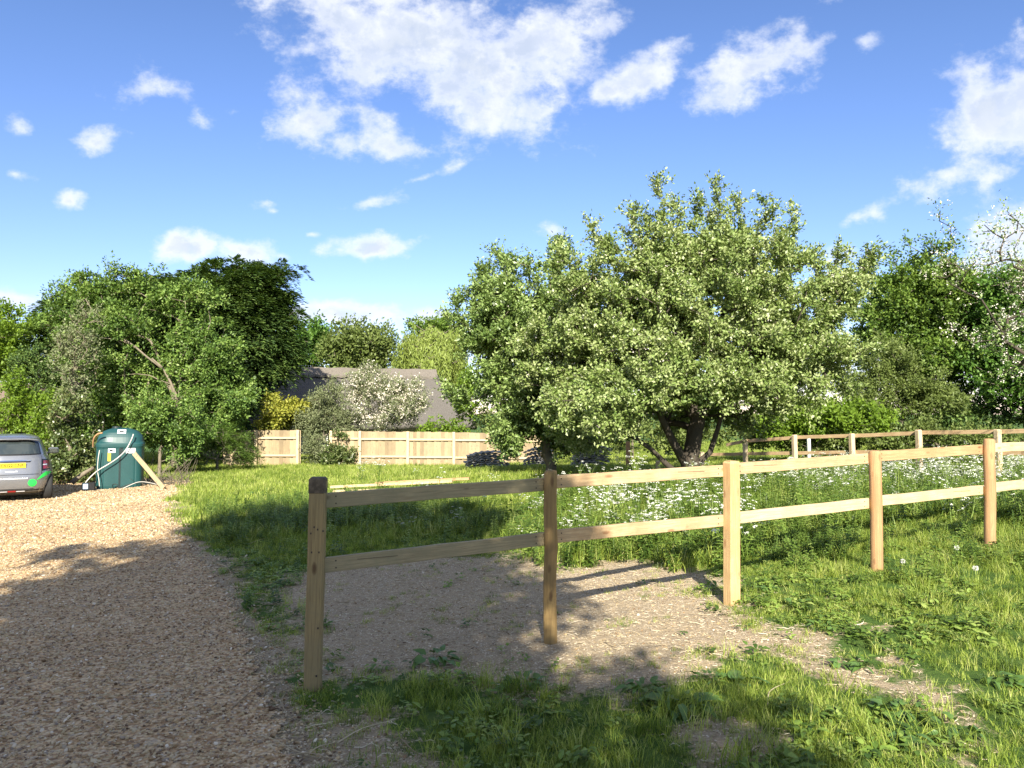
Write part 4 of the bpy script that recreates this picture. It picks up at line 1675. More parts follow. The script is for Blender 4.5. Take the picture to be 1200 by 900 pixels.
# far trees over the thatched roof
tree("round_tree", "bright green tree beyond the left part of the thatched roof", "tree", base(355, 56),
     [lobe(352, 412, 34, 30, 56, 2.6), lobe(335, 425, 30, 26, 56, 2.4), lobe(375, 405, 18, 28, 56, 1.8), lobe(345, 460, 38, 38, 56, 2.6)], 420, 60, (.24, .15), L_FAR, BARK_GREY, 51, spread=.8, step=.8, rmax=.3)
tree("ash_tree", "rounded olive green tree beyond the middle of the thatched roof", "tree", base(425, 54),
     [lobe(425, 405, 36, 28, 54, 2.4), lobe(405, 420, 28, 30, 54, 2.2), lobe(445, 412, 22, 28, 54, 2.0), lobe(425, 455, 40, 40, 54, 2.6)], 420, 60, (.24, .15), L_OLIVE, BARK_GREY, 52, spread=.85, step=.8, rmax=.3)
tree("willow_tree", "pale weeping willow beyond the right end of the thatched roof", "tree", base(505, 48),
     [lobe(505, 395, 46, 14, 48, 2.2), lobe(525, 398, 30, 18, 48, 2.0), lobe(475, 405, 22, 14, 48, 1.6), lobe(505, 420, 48, 20, 48, 2.4)], 330, 110, (.26, .06), L_WILLOW, BARK_GREY, 53, style='willow', spread=.8, step=.8, rmax=.3)
tree("distant_tree", "dark treetop showing behind the weeping willow", "tree", base(505, 66),
     [lobe(505, 388, 32, 11, 66, 2.5), lobe(525, 395, 30, 18, 66, 2.5), lobe(508, 430, 34, 40, 66, 3)], 240, 60, (.28, .18), L_DARK, BARK_GREY, 54, spread=.9, step=1., rmax=.3)
# right side
tree("beech_tree", "tall deep green tree behind the far rail fence at right", "tree", base(1085, 33),
     [lobe(1080, 335, 52, 50, 33, 2.4), lobe(1110, 360, 48, 55, 33, 2.4), lobe(1040, 370, 38, 50, 33, 2), lobe(1090, 420, 75, 55, 33, 2.8), lobe(1140, 400, 50, 60, 33, 2.4), lobe(1075, 300, 26, 20, 33, 1.4)],
     1000, 85, (.15, .09), L_DARK, BARK_GREY, 61, spread=.6, step=.5, rmax=.3)
tree("hedge_tree", "broad green tree behind the blossoming branches at the right edge", "tree", base(1215, 30),
     [lobe(1200, 375, 55, 60, 30, 2.2), lobe(1180, 350, 34, 34, 30, 1.8), lobe(1250, 380, 70, 70, 30, 2.5), lobe(1190, 430, 60, 40, 30, 2)], 620, 75, (.15, .09), L_FAR, BARK_GREY, 62, spread=.6, step=.5, rmax=.25)
bush("laurel_bush", "grey-green rounded bush in front of the tall tree at right", "bush",
     [lobe(1035, 430, 34, 34, 27, 1.5), lobe(1075, 460, 36, 30, 26.5, 1.5), lobe(1100, 470, 26, 26, 26, 1.1), lobe(1020, 470, 32, 30, 26.5, 1.2)], 420, 75, (.12, .05), L_OLIVE, BARK_GREY, 63, spread=.35)
bush("yellow_green_bush", "low yellow-green bush behind the left end of the far rail fence", "bush",
     [lobe(955, 492, 42, 20, 24, 1.2), lobe(1005, 492, 40, 18, 24, 1.1), lobe(915, 500, 24, 16, 24, .9)], 300, 75, (.11, .07), L_LIME, BARK_GREY, 64, spread=.3)
bush("hedge_bush", "green leafy hedge along the back of the far rail fence", "hedge",
     [lobe(1060, 515, 60, 20, 23.5, .9), lobe(960, 522, 60, 14, 24.5, .9), lobe(1150, 518, 50, 16, 23, .9), lobe(1240, 515, 60, 22, 22.5, 1.0)], 420, 70, (.10, .06), L_OLIVE, BARK_GREY, 65, spread=.3)
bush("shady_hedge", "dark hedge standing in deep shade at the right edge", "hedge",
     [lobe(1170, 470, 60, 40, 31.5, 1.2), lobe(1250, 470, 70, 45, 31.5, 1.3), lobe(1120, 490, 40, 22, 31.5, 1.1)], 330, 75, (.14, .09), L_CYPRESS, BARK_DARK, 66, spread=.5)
# behind the apple trees
bush("garden_hedge", "mixed garden hedge seen beneath the crown of the big apple tree", "hedge",
     [lobe(700, 505, 60, 20, 27, 1.0), lobe(800, 510, 60, 20, 26, 1.0), lobe(880, 500, 50, 26, 26, 1.1), lobe(610, 500, 60, 34, 33, 1.4), lobe(750, 480, 120, 30, 34, 1.2)], 480, 70, (.14, .08), L_OLIVE, BARK_GREY, 67, spread=.4)


# ---- blossoming branches reaching in from the right edge
def blossom_tree():
    Y = 12.0
    root = base(1340, Y)
    lob = [lobe(1225, 365, 60, 70, Y, 1.0), lobe(1175, 390, 34, 44, Y, .6), lobe(1195, 325, 34, 38, Y, .6), lobe(1260, 340, 80, 90, Y, 1.4), lobe(1210, 430, 50, 30, Y, .8), lobe(1320, 360, 80, 100, Y, 1.6)]
    r = np.random.default_rng(12)
    ex = []
    for (x0, y0, x1, y1) in ((1200, 311, 1148, 306), (1200, 300, 1155, 262), (1190, 272, 1150, 272), (1180, 295, 1150, 290), (1200, 268, 1180, 246), (1150, 350, 1092, 322), (1130, 320, 1098, 300), (1120, 285, 1099, 247), (1140, 400, 1110, 385), (1160, 310, 1110, 312)):
        for k in range(5):
            t = k / 4
            ex.append(at(x0 + (x1 - x0) * t + r.normal(0, 2), y0 + (y1 - y0) * t + r.normal(0, 2), Y + r.normal(0, .2)))
    tree("blossom_tree", "tree with pinkish white blossom on thin branches at the right edge", "tree", root, lob, 260, 16, (.055, .03), L_APPLE2, BARK_DARK, 71,
         spread=.24, rmax=.075, tip=.0025, extra=np.array(ex), blossom=(BLOSSOM, 1500, .024), step=.2, wobble=.12, shell=.8)


blossom_tree()


# ---- the trees behind the camera that throw the long shade over the drive and the near grass
def shade_trees():
    k = 1 / math.tan(SUN_EL)

    def sh(cx, cy, z, rx, semi):
        """a lobe at height z whose shadow is centred on (cx, cy) with this half width and half length"""
        rz = semi / math.hypot(k, .9)
        return (np.array([cx + math.tan(SUN_AZ) * 0, cy - k * z, z]), np.array([rx, rz * .9, rz]))
    lob = [sh(-2.2, 11.2, 9.2, 2.5, 2.6), sh(-2.0, 9.0, 8.3, 2.45, 3.2), sh(-1.35, 6.2, 6.8, 2.35, 3.3), sh(-1.2, 3.8, 5.6, 2.6, 2.6), sh(-3.5, 7.6, 7.6, 1.3, 2.4), sh(-.1, 3.0, 5.2, 1.9, 1.7), sh(-.2, 11.6, 9.4, .8, 1.6)]
    tree("shade_tree", "tall leafy tree behind the viewer whose shade falls on the near grass", "tree", (-1.8, -5.6, 0.0), lob, 1100, 60, (.16, .10), L_FAR, BARK_GREY, 81, spread=.5, clump=.9, holes=.05, rmax=.22, step=.5)
    lob = [sh(-5.4, 9.8, 7.6, 1.2, .75), sh(-6.9, 8.6, 7.2, 1.2, .55), sh(-8.8, 7.7, 6.8, 1.5, .5), sh(-5.6, 4.9, 5.8, 2.0, 2.5), sh(-8.5, 4.0, 5.2, 2.6, 2.7), sh(-12, 3.3, 4.8, 3.0, 3.0), sh(-4.4, 3.4, 5.0, 2.2, 2.4)]
    tree("roadside_tree", "broad leafy tree behind the viewer shading the near gravel", "tree", (-7.5, -5.2, -.2), lob, 1200, 60, (.16, .10), L_FAR, BARK_GREY, 82, spread=.5, clump=1.1, holes=.24, rmax=.22, step=.5)


shade_trees()

#@@THINGS
# ------------------------------------------------------------------ timber
W_GREYGREEN = wood_mat("weathered_pine", (0.36, 0.29, 0.17), (0.10, 0.055, 0.03), tint2=(0.25, 0.22, 0.13), green=0.5)
W_RAIL = wood_mat("sawn_pine", (0.54, 0.395, 0.225), (0.22, 0.11, 0.05), tint2=(0.36, 0.235, 0.125))
W_RAIL2 = wood_mat("fresh_pine", (0.64, 0.51, 0.29), (0.34, 0.19, 0.09), tint2=(0.52, 0.37, 0.19))
W_ORANGE = wood_mat("orange_pine", (0.49, 0.32, 0.165), (0.22, 0.11, 0.045), tint2=(0.38, 0.23, 0.11))
W_POST0 = wood_mat("olive_post", (0.30, 0.225, 0.105), (0.07, 0.035, 0.018), axis='Z', tint2=(0.24, 0.19, 0.10))
W_POST1 = wood_mat("brown_post", (0.31, 0.21, 0.085), (0.12, 0.065, 0.03), axis='Z', tint2=(0.24, 0.155, 0.065))
W_POST2 = wood_mat("yellow_post", (0.58, 0.40, 0.195), (0.28, 0.14, 0.06), axis='Z', tint2=(0.42, 0.27, 0.125))
W_POST3 = wood_mat("ruddy_post", (0.46, 0.27, 0.13), (0.18, 0.09, 0.04), axis='Z', tint2=(0.34, 0.20, 0.10))
W_PALE = wood_mat("pale_fence_timber", (0.58, 0.46, 0.29), (0.36, 0.24, 0.13), axis='Z', tint2=(0.56, 0.43, 0.27))
W_BOARD = wood_mat("board_timber", (0.43, 0.335, 0.20), (0.24, 0.16, 0.10), axis='Z', tint2=(0.33, 0.26, 0.165))
_nt = W_BOARD.node_tree
_b = _nt.nodes["Principled BSDF"]
_src = _b.inputs["Base Color"].links[0].from_socket
_g = N_(_nt, "ShaderNodeNewGeometry")
_var = ramp(_nt, _g.outputs["Random Per Island"], [(0.0, (0.62, 0.60, 0.58)), (0.5, (0.9, 0.9, 0.88)), (1.0, (1, 1, 1))])
_nt.links.new(mixc(_nt, 1.0, _src, _var, "MULTIPLY"), _b.inputs["Base Color"])
WET = plain("dark_end_grain", (0.10, 0.078, 0.052), 0.8, 0, 0.5, 30)
STEEL = plain("rusty_nail", (0.05, 0.035, 0.03), 0.5, 0.4)


def beam(name, A, B, h, th, mat, parent, up=(0, 0, 1), ch=0.003, seg=8, wav=0.0015, seed=0):
    """a sawn timber from A to B (world); mesh along its own X"""
    A = np.asarray(A, float)
    B = np.asarray(B, float)
    L = np.linalg.norm(B - A)
    X = (B - A) / L
    Z = np.asarray(up, float)
    Z = Z - X * Z.dot(X)
    Z /= np.linalg.norm(Z)
    Y = np.cross(Z, X)
    r = np.random.default_rng(seed + 1000)
    prof = [(-th / 2, -h / 2 + ch), (-th / 2 + ch, -h / 2), (th / 2 - ch, -h / 2), (th / 2, -h / 2 + ch), (th / 2, h / 2 - ch), (th / 2 - ch, h / 2), (-th / 2 + ch, h / 2), (-th / 2, h / 2 - ch)]
    V, F = [], []
    for i in range(seg + 1):
        t = i / seg
        dz = r.normal(0, wav) if 0 < i < seg else 0
        dy = r.normal(0, wav * .5) if 0 < i < seg else 0
        for (y, z) in prof:
            V.append([L * (t - .5), y + dy + r.normal(0, wav * .12), z + dz + r.normal(0, wav * .25)])
    for i in range(seg):
        for j in range(8):
            j2 = (j + 1) % 8
            F.append([i * 8 + j, i * 8 + j2, (i + 1) * 8 + j2, (i + 1) * 8 + j])
    F.append(list(range(8))[::-1])
    F.append([seg * 8 + j for j in range(8)])
    o = obj(name, V, F, mat, parent)
    M = Matrix(((X[0], Y[0], Z[0], 0), (X[1], Y[1], Z[1], 0), (X[2], Y[2], Z[2], 0), (0, 0, 0, 1)))
    M.translation = Vector(((A + B) / 2).tolist())
    if parent is not None:
        M.translation -= Vector(parent.location)
    o.matrix_local = M
    o.data.update()
    return o


def post(name, bot, top, w, mat, parent, square=False, cap_mat=None, yaw=0.0, seed=0):
    """an upright post whose foot is below ground; mesh along its own Z"""
    bot = np.asarray(bot, float)
    top = np.asarray(top, float)
    L = np.linalg.norm(top - bot)
    r = np.random.default_rng(seed + 2000)
    k = 8 if square else 14
    V, F = [], []
    lev = [0, .2 * L, .4 * L, .6 * L, .8 * L, L - .02, L - .003, L]
    for i, z in enumerate(lev):
        s = [1, 1, 1, 1, 1, 1, .86 if square else .8, .55 if not square else .80][i]
        off = r.normal(0, .0025, 2)
        for j in range(k):
            if square:
                c = w / 2
                e = c * .82
                p = [(-c, -e), (-e, -c), (e, -c), (c, -e), (c, e), (e, c), (-e, c), (-c, e)][j]
                x, y = p
            else:
                t = 2 * math.pi * j / k
                rr = w / 2 * (1 + r.normal(0, .02))
                x, y = rr * math.cos(t), rr * math.sin(t)
            V.append([x * s + off[0], y * s + off[1], z])
    n = len(lev)
    for i in range(n - 1):
        for j in range(k):
            j2 = (j + 1) % k
            F.append([i * k + j, i * k + j2, (i + 1) * k + j2, (i + 1) * k + j])
    F.append([(n - 1) * k + j for j in range(k)])
    o = obj(name, V, F, mat, parent, not square)
    if not square:
        m = o.data
        m.polygons[len(F) - 1].use_smooth = False
    Z = Vector((top - bot).tolist()).normalized()
    q = Vector((0, 0, 1)).rotation_difference(Z).to_matrix() @ Matrix.Rotation(yaw, 3, 'Z')
    M = q.to_4x4()
    M.translation = Vector(bot.tolist()) - Vector(parent.location)
    o.matrix_local = M
    if cap_mat:
        V2, F2 = cbox((w / 2 + .002, w / 2 + .002, .058), .012)
        c = obj("weathered_top", V2, F2, cap_mat, o)
        c.location = (0, 0, L - .055)
        c['label'] = "dark wet-looking top of the post"
    return o


def front_fence():
    e = empty("post_and_rail_fence", [*fence_pt(0), float(gz(*fence_pt(0)))], "near two-rail timber fence running from the bare earth away to the right", "fence")
    tops = [(373, 560), (645, 551), (857, 540), (1025.5, 528), (1159, 514)]
    bots = [(366, 811), (645, 749), (857.5, 711), (1027.5, 668), (1160.5, 638)]
    mats = [W_POST0, W_POST1, W_POST2, W_POST3, W_POST3]
    wid = [.104, .100, .106, .112, .112]
    fdir = np.array([0.8979, 0.4402, 0])      # along the fence
    back = np.array([-0.4402, 0.8979, 0])
    for i in range(5):
        X, Y = fence_pt(i)
        b = at(*bots[i], Y)
        b[2] = min(b[2], float(gz(b[0], b[1]))) - .12
        t = at(*tops[i], Y)
        t2 = t + (b - t) * 0
        p = post("post", b, t2, wid[i], mats[i], e, square=(i in (0, 2)), yaw=math.radians(26 if i == 2 else 6), seed=i)
        if i == 0:
            zc = obj("weathered_top", *cbox((.0545, .0545, .055), .012), WET, p)
            zc.location = (0, 0, float((t - b) @ (t - b)) ** .5 - .050)
            p['label'] = "square post with a dark weathered top"
            for (dx, dz) in ((-.030, .30), (.012, .275), (.046, .285), (-.022, .42), (.024, .42), (.03, .90), (.028, 1.20), (-.01, .26)):
                V, F = cbox((.0045, .003, .006), .001)
                nl = obj("nail_hole", V, F, STEEL, p)
                nl.location = (dx, -.0525, zc.location[2] - dz)
    X, Y = fence_pt(5)
    g = float(gz(X, Y))
    post("post", (X, Y, g - .12), (X, Y, 1.42), .11, W_POST3, e, seed=5)
    # rails: (left px, right px) of the centre line, post numbers, timber
    rails = [((383, 587.2), (640, 568.0), 0, 1, W_GREYGREEN), ((650, 565.6), (852, 552.0), 1, 2, W_RAIL), ((862, 550.0), (1022, 537.4), 2, 3, W_RAIL), ((1030, 535.2), (1155, 526.6), 3, 4, W_ORANGE),
             ((383, 663.5), (640, 632.3), 0, 1, W_GREYGREEN), ((650, 630.1), (852, 610.4), 1, 2, W_RAIL), ((862, 608.2), (1022, 590.2), 2, 3, W_RAIL2), ((1030, 588), (1155, 574.6), 3, 4, W_RAIL2),
             ((1163, 525.3), (1262, 520), 4, 5, W_RAIL2), ((1163, 572.3), (1262, 561), 4, 5, W_RAIL2)]
    for i, (a, b, p, q, m) in enumerate(rails):
        Pa = at(a[0], a[1], fence_pt(p)[1])
        Pb = at(b[0], b[1], fence_pt(q)[1])
        d = (Pb - Pa) / np.linalg.norm(Pb - Pa)
        off = back * .045
        s = off / 5.0 * 0
        # stretch so that rails meet behind the posts
        A_ = Pa + off - d * (.02 if p == 0 else .012)
        B_ = Pb + off + d * .012
        # the rails are nailed from the front at each end
        rl = beam("rail", A_, B_, .096, .038, m, e, seed=i)
        Lr = np.linalg.norm(B_ - A_)
        for sx in (-1, 1):
            for sz in (-.022, .024):
                V, F = cbox((.0042, .003, .0042), .001)
                nl = obj("nail", V, F, STEEL, rl)
                nl.location = (sx * (Lr / 2 - .085), -.0195, sz)
        if i in (1, 2, 4, 7):      # a long drying split
            V, F = cbox((.14, .0015, .0012), 0)
            sp = obj("split", V, F, STEEL, rl)
            sp.location = (Lr * .28 * (1 if i % 2 else -1), -.0192, .012)
            sp.rotation_euler = (0, .03, 0)


front_fence()


def back_fence():
    e = empty("post_and_rail_fence", [*bfence_pt(0), float(gz(*bfence_pt(0)))], "far pale timber fence crossing the meadow behind the cow parsley at right", "fence")
    topy = {-2: 529.5, -1: 515, 0: 509.5, 1: 508, 2: 503.5, 3: 503, 4: 500}
    pts = {}
    for t in range(-2, 5):
        X, Y = bfence_pt(t)
        T = at(600 + X / Y * 900, topy[t], Y)
        pts[t] = T
        g = float(gz(X, Y))
        post("post", (X, Y, g - .1), T, .11, W_PALE, e, square=True, seed=20 + t, yaw=.3)
    back = np.array([.05, .045, 0])

    def rp(px, py):
        # point on the fence line under this sight
        u = (px - 600) / 900.0
        t = (u - .3678) / (.04256 + .072 * u)
        return at(px, py, BFENCE_Y0 * (1 - .072 * t)) + back
    for i, (a, b, m) in enumerate((((850, 521.5), (872, 517), W_RAIL), ((873, 516.8), (930.5, 513), W_RAIL), ((932, 512.5), (997.5, 510.7), W_RAIL), ((1000, 510.7), (1075, 507.6), W_RAIL),
                                   ((1077.5, 507), (1168, 506), W_RAIL), ((1171, 506), (1278, 503.5), W_RAIL))):
        beam("rail", rp(*a), rp(*b), .09, .038, m, e, seed=40 + i)
    for i, (a, b) in enumerate((((821, 533), (871, 532)), ((873, 531.8), (930.5, 531)), ((932, 531), (997.5, 530)), ((1000, 530), (1075, 530)), ((1077.5, 530), (1168, 531)), ((1171, 531), (1278, 531)))):
        beam("rail", rp(*a), rp(*b), .09, .038, W_RAIL, e, seed=50 + i)


back_fence()


def board_fence(label, x0, x1, y0, y1, posts, Y, seed):
    A = at(x0, y0, Y)
    B = at(x1, y1, Y)
    e = empty("board_fence", [A[0], A[1], float(gz(A[0], A[1]))], label, "fence")
    loc = np.array(e.location)
    r = np.random.default_rng(seed)
    L = B[0] - A[0]
    n = int(L / .135)
    mb = MB()
    for i in range(n):
        x = A[0] + (i + .5) * L / n
        top = A[2] + (B[2] - A[2]) * (i + .5) / n + r.normal(0, .006)
        g = float(gz(x, Y)) - .05
        R = rotm(math.radians(9 + r.normal(0, 2.5)), 0, 0)
        mb.box([x - loc[0], Y - loc[1] + .03 + (.012 if i % 2 else -.012) + r.normal(0, .003), (top + g) / 2 - loc[2]], (L / n / 2 * 1.07, .008, (top - g) / 2), R)
    o = mb.build("boards", W_BOARD, e)
    o['kind'] = 'stuff'
    for p in posts:
        q = at(p, (y0 + y1) / 2 + .5, Y - .05)
        tz = A[2] + (B[2] - A[2]) * (q[0] - A[0]) / L
        g = float(gz(q[0], q[1]))
        post("post", (q[0], q[1], g - .1), (q[0], q[1], tz + .015), .11, W_PALE, e, square=True, seed=seed + int(p))
    ends = [A[0]] + [at(p, 500, Y)[0] for p in posts] + [B[0]]
    for j in range(len(ends) - 1):
        if ends[j + 1] - ends[j] < .3:
            continue
        for dz in (.30, .98):
            z0 = A[2] + (B[2] - A[2]) * (ends[j] - A[0]) / L - dz
            beam("rail", (ends[j] + .06, Y - .03, z0), (ends[j + 1] - .06, Y - .03, z0), .075, .045, W_PALE, e, seed=seed + j, seg=2)
    # capping strip
    return e


board_fence("left stretch of pale board fence, partly hidden by the arching shrub", 262, 352, 504.2, 504.2, [300, 349], 30, 300)
board_fence("right stretch of pale board fence below the cream flowering bush", 386, 648, 505, 508, [388, 422, 478, 532, 590], 30, 330)


def lying_rails():
    for i, (a, b, dz, lab, m) in enumerate((
            ((391, 576), (548, 571), .05, "fresh timber rail lying lowest in the grass behind the near fence", W_RAIL2),
            ((388, 574), (540, 567.5), .11, "fresh timber rail lying upon another in the grass behind the near fence", W_RAIL2),
            ((440, 571.5), (560, 566), .14, "browner timber rail lying at the back of the stacked rails in the grass", W_ORANGE))):
        A = ground_at(a[0], a[1] + 5)
        B = ground_at(b[0] - 10, b[1] + 5)
        for P in (A, B):
            P[2] += dz + .04
        o = beam("timber_rail", A, B, .05, .095, m, None, seed=70 + i)
        tag(o, lab, "timber", "loose rails lying in the grass")


lying_rails()

# ---- low stacks of old grey sheets under the fruit trees
GREYSLAB = plain("weathered_grey_sheet", (0.24, 0.235, 0.22), 0.85, 0, 0.35, 5)


def sheet_stack(px, Y, w, n, th, label, seed, yaw=0.0):
    r = np.random.default_rng(seed)
    b = base(px, Y)
    e = empty("sheet_stack", b, label, "stack", None, yaw)
    for i in range(n):
        V, F = [], []
        m = 14
        tilt = r.normal(0, .012)
        dx = r.normal(0, .05)
        ww = w * r.uniform(.9, 1.05)
        for k in range(m + 1):
            x = (k / m - .5) * ww
            z = .03 * math.cos(k * math.pi) * .5 - .10 * (2 * k / m - 1) ** 2 + tilt * x
            for (y, zz) in ((-.35, 0), (.35, 0), (-.35, th), (.35, th)):
                V.append([x + dx, y + r.normal(0, .01), z + zz])
        for k in range(m):
            a = 4 * k
            F += [[a, a + 4, a + 5, a + 1], [a + 2, a + 3, a + 7, a + 6], [a, a + 2, a + 6, a + 4], [a + 1, a + 5, a + 7, a + 3]]
        F += [[0, 1, 3, 2], [4 * m, 4 * m + 2, 4 * m + 3, 4 * m + 1]]
        o = obj("sheet", V, F, GREYSLAB, e)
        o.location = (0, r.normal(0, .02), .16 + i * (th + .030))


sheet_stack(572, 24.5, 1.4, 8, .028, "low stack of grey weathered sheets in shade below the smaller fruit tree", 1, .1)
sheet_stack(632, 24.0, .9, 9, .028, "middle stack of grey weathered sheets behind the fruit tree trunk", 2, -.1)
sheet_stack(692, 23.5, 1.05, 10, .026, "right stack of grey curved sheets left of the big apple tree", 3, .15)

for (px, y0, y1, w, lab, m) in ((736, 517, 549, .12, "old brown wooden post left of the big apple trunk", W_POST3), (771, 540, 552, .10, "short stubby wooden post beside the big apple trunk", W_PALE),
                                (947.5, 513, 531, .09, "thin white post standing alone behind the far rail fence", PETAL)):
    Yp = 22.3 if px != 771 else 20
    T = at(px, y0, Yp)
    e = empty("marker_post", (T[0], Yp, float(gz(T[0], Yp))), lab, "post")
    post("shaft", (T[0], Yp, float(gz(T[0], Yp)) - .1), T, w, m, e, square=True, seed=int(px))


# ------------------------------------------------------------------ buildings
def thatch_mat(name, c):
    m, nt, b = new_mat(name)
    tc = N_(nt, "ShaderNodeTexCoord")
    mp = N_(nt, "ShaderNodeMapping")
    mp.inputs['Scale'].default_value = (9, 2.0, 2.0)
    nt.links.new(tc.outputs['Object'], mp.inputs[0])
    f = noise(nt, 4, 6, 0.75, mp.outputs[0])
    g = noise(nt, 0.6, 4, 0.6, tc.outputs['Object'])
    col = ramp(nt, f, [(0.3, tuple(x * .55 for x in c)), (0.55, c), (0.75, tuple(x * 1.35 for x in c))])
    col = mixc(nt, math_(nt, 'MULTIPLY', g, .6), col, tuple(x * .8 for x in c))
    nt.links.new(col, b.inputs['Base Color'])
    b.inputs['Roughness'].default_value = 0.95
    b.inputs['Specular IOR Level'].default_value = 0.1
    bump(nt, b, f, 0.9, 0.06)
    return m


THATCH = thatch_mat("old_thatch", (0.155, 0.142, 0.125))
RIDGE = thatch_mat("ridge_thatch", (0.21, 0.185, 0.155))
LIMEWASH = plain("cream_render", (0.62, 0.56, 0.44), 0.9, 0, .12, 1.5)
SLATE = plain("dark_brown_roof", (0.17, 0.125, 0.10), 0.85, 0, .3, 3)
TILE_RED = plain("red_clay_tile", (0.42, 0.12, 0.08), 0.8, 0, .25, 4)
DARKGLASS = plain("window_glass", (0.02, 0.025, 0.03), 0.05, 0, .1, 2, .6)
WHITEP = plain("white_paint", (0.75, 0.74, 0.70), 0.5, 0, .05, 4)


def cottage():
    """long low thatched house: ridge, front and back slope, hipped right end"""
    r0 = at(240, 430, 40)
    r1 = at(509, 437, 43.5)
    rz = 4.0
    A = np.array([r0[0], r0[1], rz + .05])
    B = np.array([r1[0], r1[1], rz])
    d = (B - A) / np.linalg.norm(B - A)
    d[2] = 0
    d /= np.linalg.norm(d)
    nrm = np.array([d[1], -d[0], 0])      # towards the viewer
    g = float(gz(A[0], 40)) - .2
    e = empty("thatched_cottage", (A + B) / 2 * [1, 1, 0] + [0, 0, g], "long low cottage with a weathered brown thatched roof behind the board fence", "cottage", None, math.atan2(d[1], d[0]))
    L = np.linalg.norm((B - A)[:2]) / 2
    H = rz - g
    D = 3.3
    eave = 1.75
    hip = 1.7
    r = np.random.default_rng(2)

    def slope(P00, P10, P01, P11, nx, ny, th):
        """a sagging, thick sheet of thatch; P00-P10 is the eaves, P01-P11 the ridge"""
        V = []
        P00, P10, P01, P11 = map(np.array, (P00, P10, P01, P11))
        n = np.cross(P10 - P00, P01 - P00)
        n = n / np.linalg.norm(n)
        for j in range(ny + 1):
            for i in range(nx + 1):
                s, t = i / nx, j / ny
                p = (P00 * (1 - s) + P10 * s) * (1 - t) + (P01 * (1 - s) + P11 * s) * t
                p = p + n * (.10 * math.sin(s * 9) * .4 + r.normal(0, .012) - .10 * math.sin(math.pi * t))
                V.append(p)
        m = len(V)
        V += [v - n * th for v in V]
        F = []
        w = nx + 1
        for j in range(ny):
            for i in range(nx):
                a = j * w + i
                F.append([a, a + 1, a + w + 1, a + w])
                F.append([m + a, m + a + w, m + a + w + 1, m + a + 1])
        for i in range(nx):
            F.append([i, m + i, m + i + 1, i + 1])
            a = ny * w + i
            F.append([a, a + 1, m + a + 1, m + a])
        for j in range(ny):
            a = j * w
            F.append([a, a + w, m + a + w, m + a])
            a = j * w + nx
            F.append([a, m + a, m + a + w, a + w])
        return V, F
    mb = MB()
    for q in (slope((-L, -D, eave), (L + hip, -D, eave), (-L, 0, H), (L, 0, H), 40, 12, .32),
              slope((L + hip, D, eave), (-L, D, eave), (L, 0, H), (-L, 0, H), 30, 8, .32)):
        mb.add(*q)
    V, F = slope((L + hip, -D, eave), (L + hip, D, eave), (L + .01, -.01, H), (L + .01, .01, H), 14, 12, .3)
    mb.add(V, F)
    rf = mb.build("roof", THATCH, e, True)
    # block-cut ridge saddle with a scalloped lower edge
    mb = MB()
    n = 44
    for s_ in (-1, 1):
        V, F = [], []
        for i in range(n + 1):
            x = -L + (2 * L + .1) * i / n
            drop = .55 + (.10 if i % 2 else 0)
            sl = (H - eave) / D
            for (y, z) in ((0, H + .13), (s_ * drop * .8, H + .12 - sl * drop * .8), (s_ * drop * .8, H + .0 - sl * drop * .8)):
                V.append([x, y, z + .02 * math.sin(i * 1.3)])
        for i in range(n):
            a = 3 * i
            F += [[a, a + 3, a + 4, a + 1], [a + 1, a + 4, a + 5, a + 2]]
        mb.add(V, F)
    rg = mb.build("ridge", RIDGE, rf)
    # walls with windows
    mb = MB()
    mb.box((0.2, 0, eave / 2 + .05), (L + .9, D - .55, eave / 2 + .35))
    mb.build("wall", LIMEWASH, e)
    for x in (-L * .6, 0, L * .55):
        mb = MB()
        mb.box((x, -D + .53, 1.15), (.5, .03, .42), None, .01)
        w = mb.build("window", WHITEP, e)
        for sx in (-.25, .25):
            mb = MB()
            mb.box((x + sx, -D + .495, 1.15), (.2, .006, .35))
            mb.build("pane", DARKGLASS, w)


cottage()


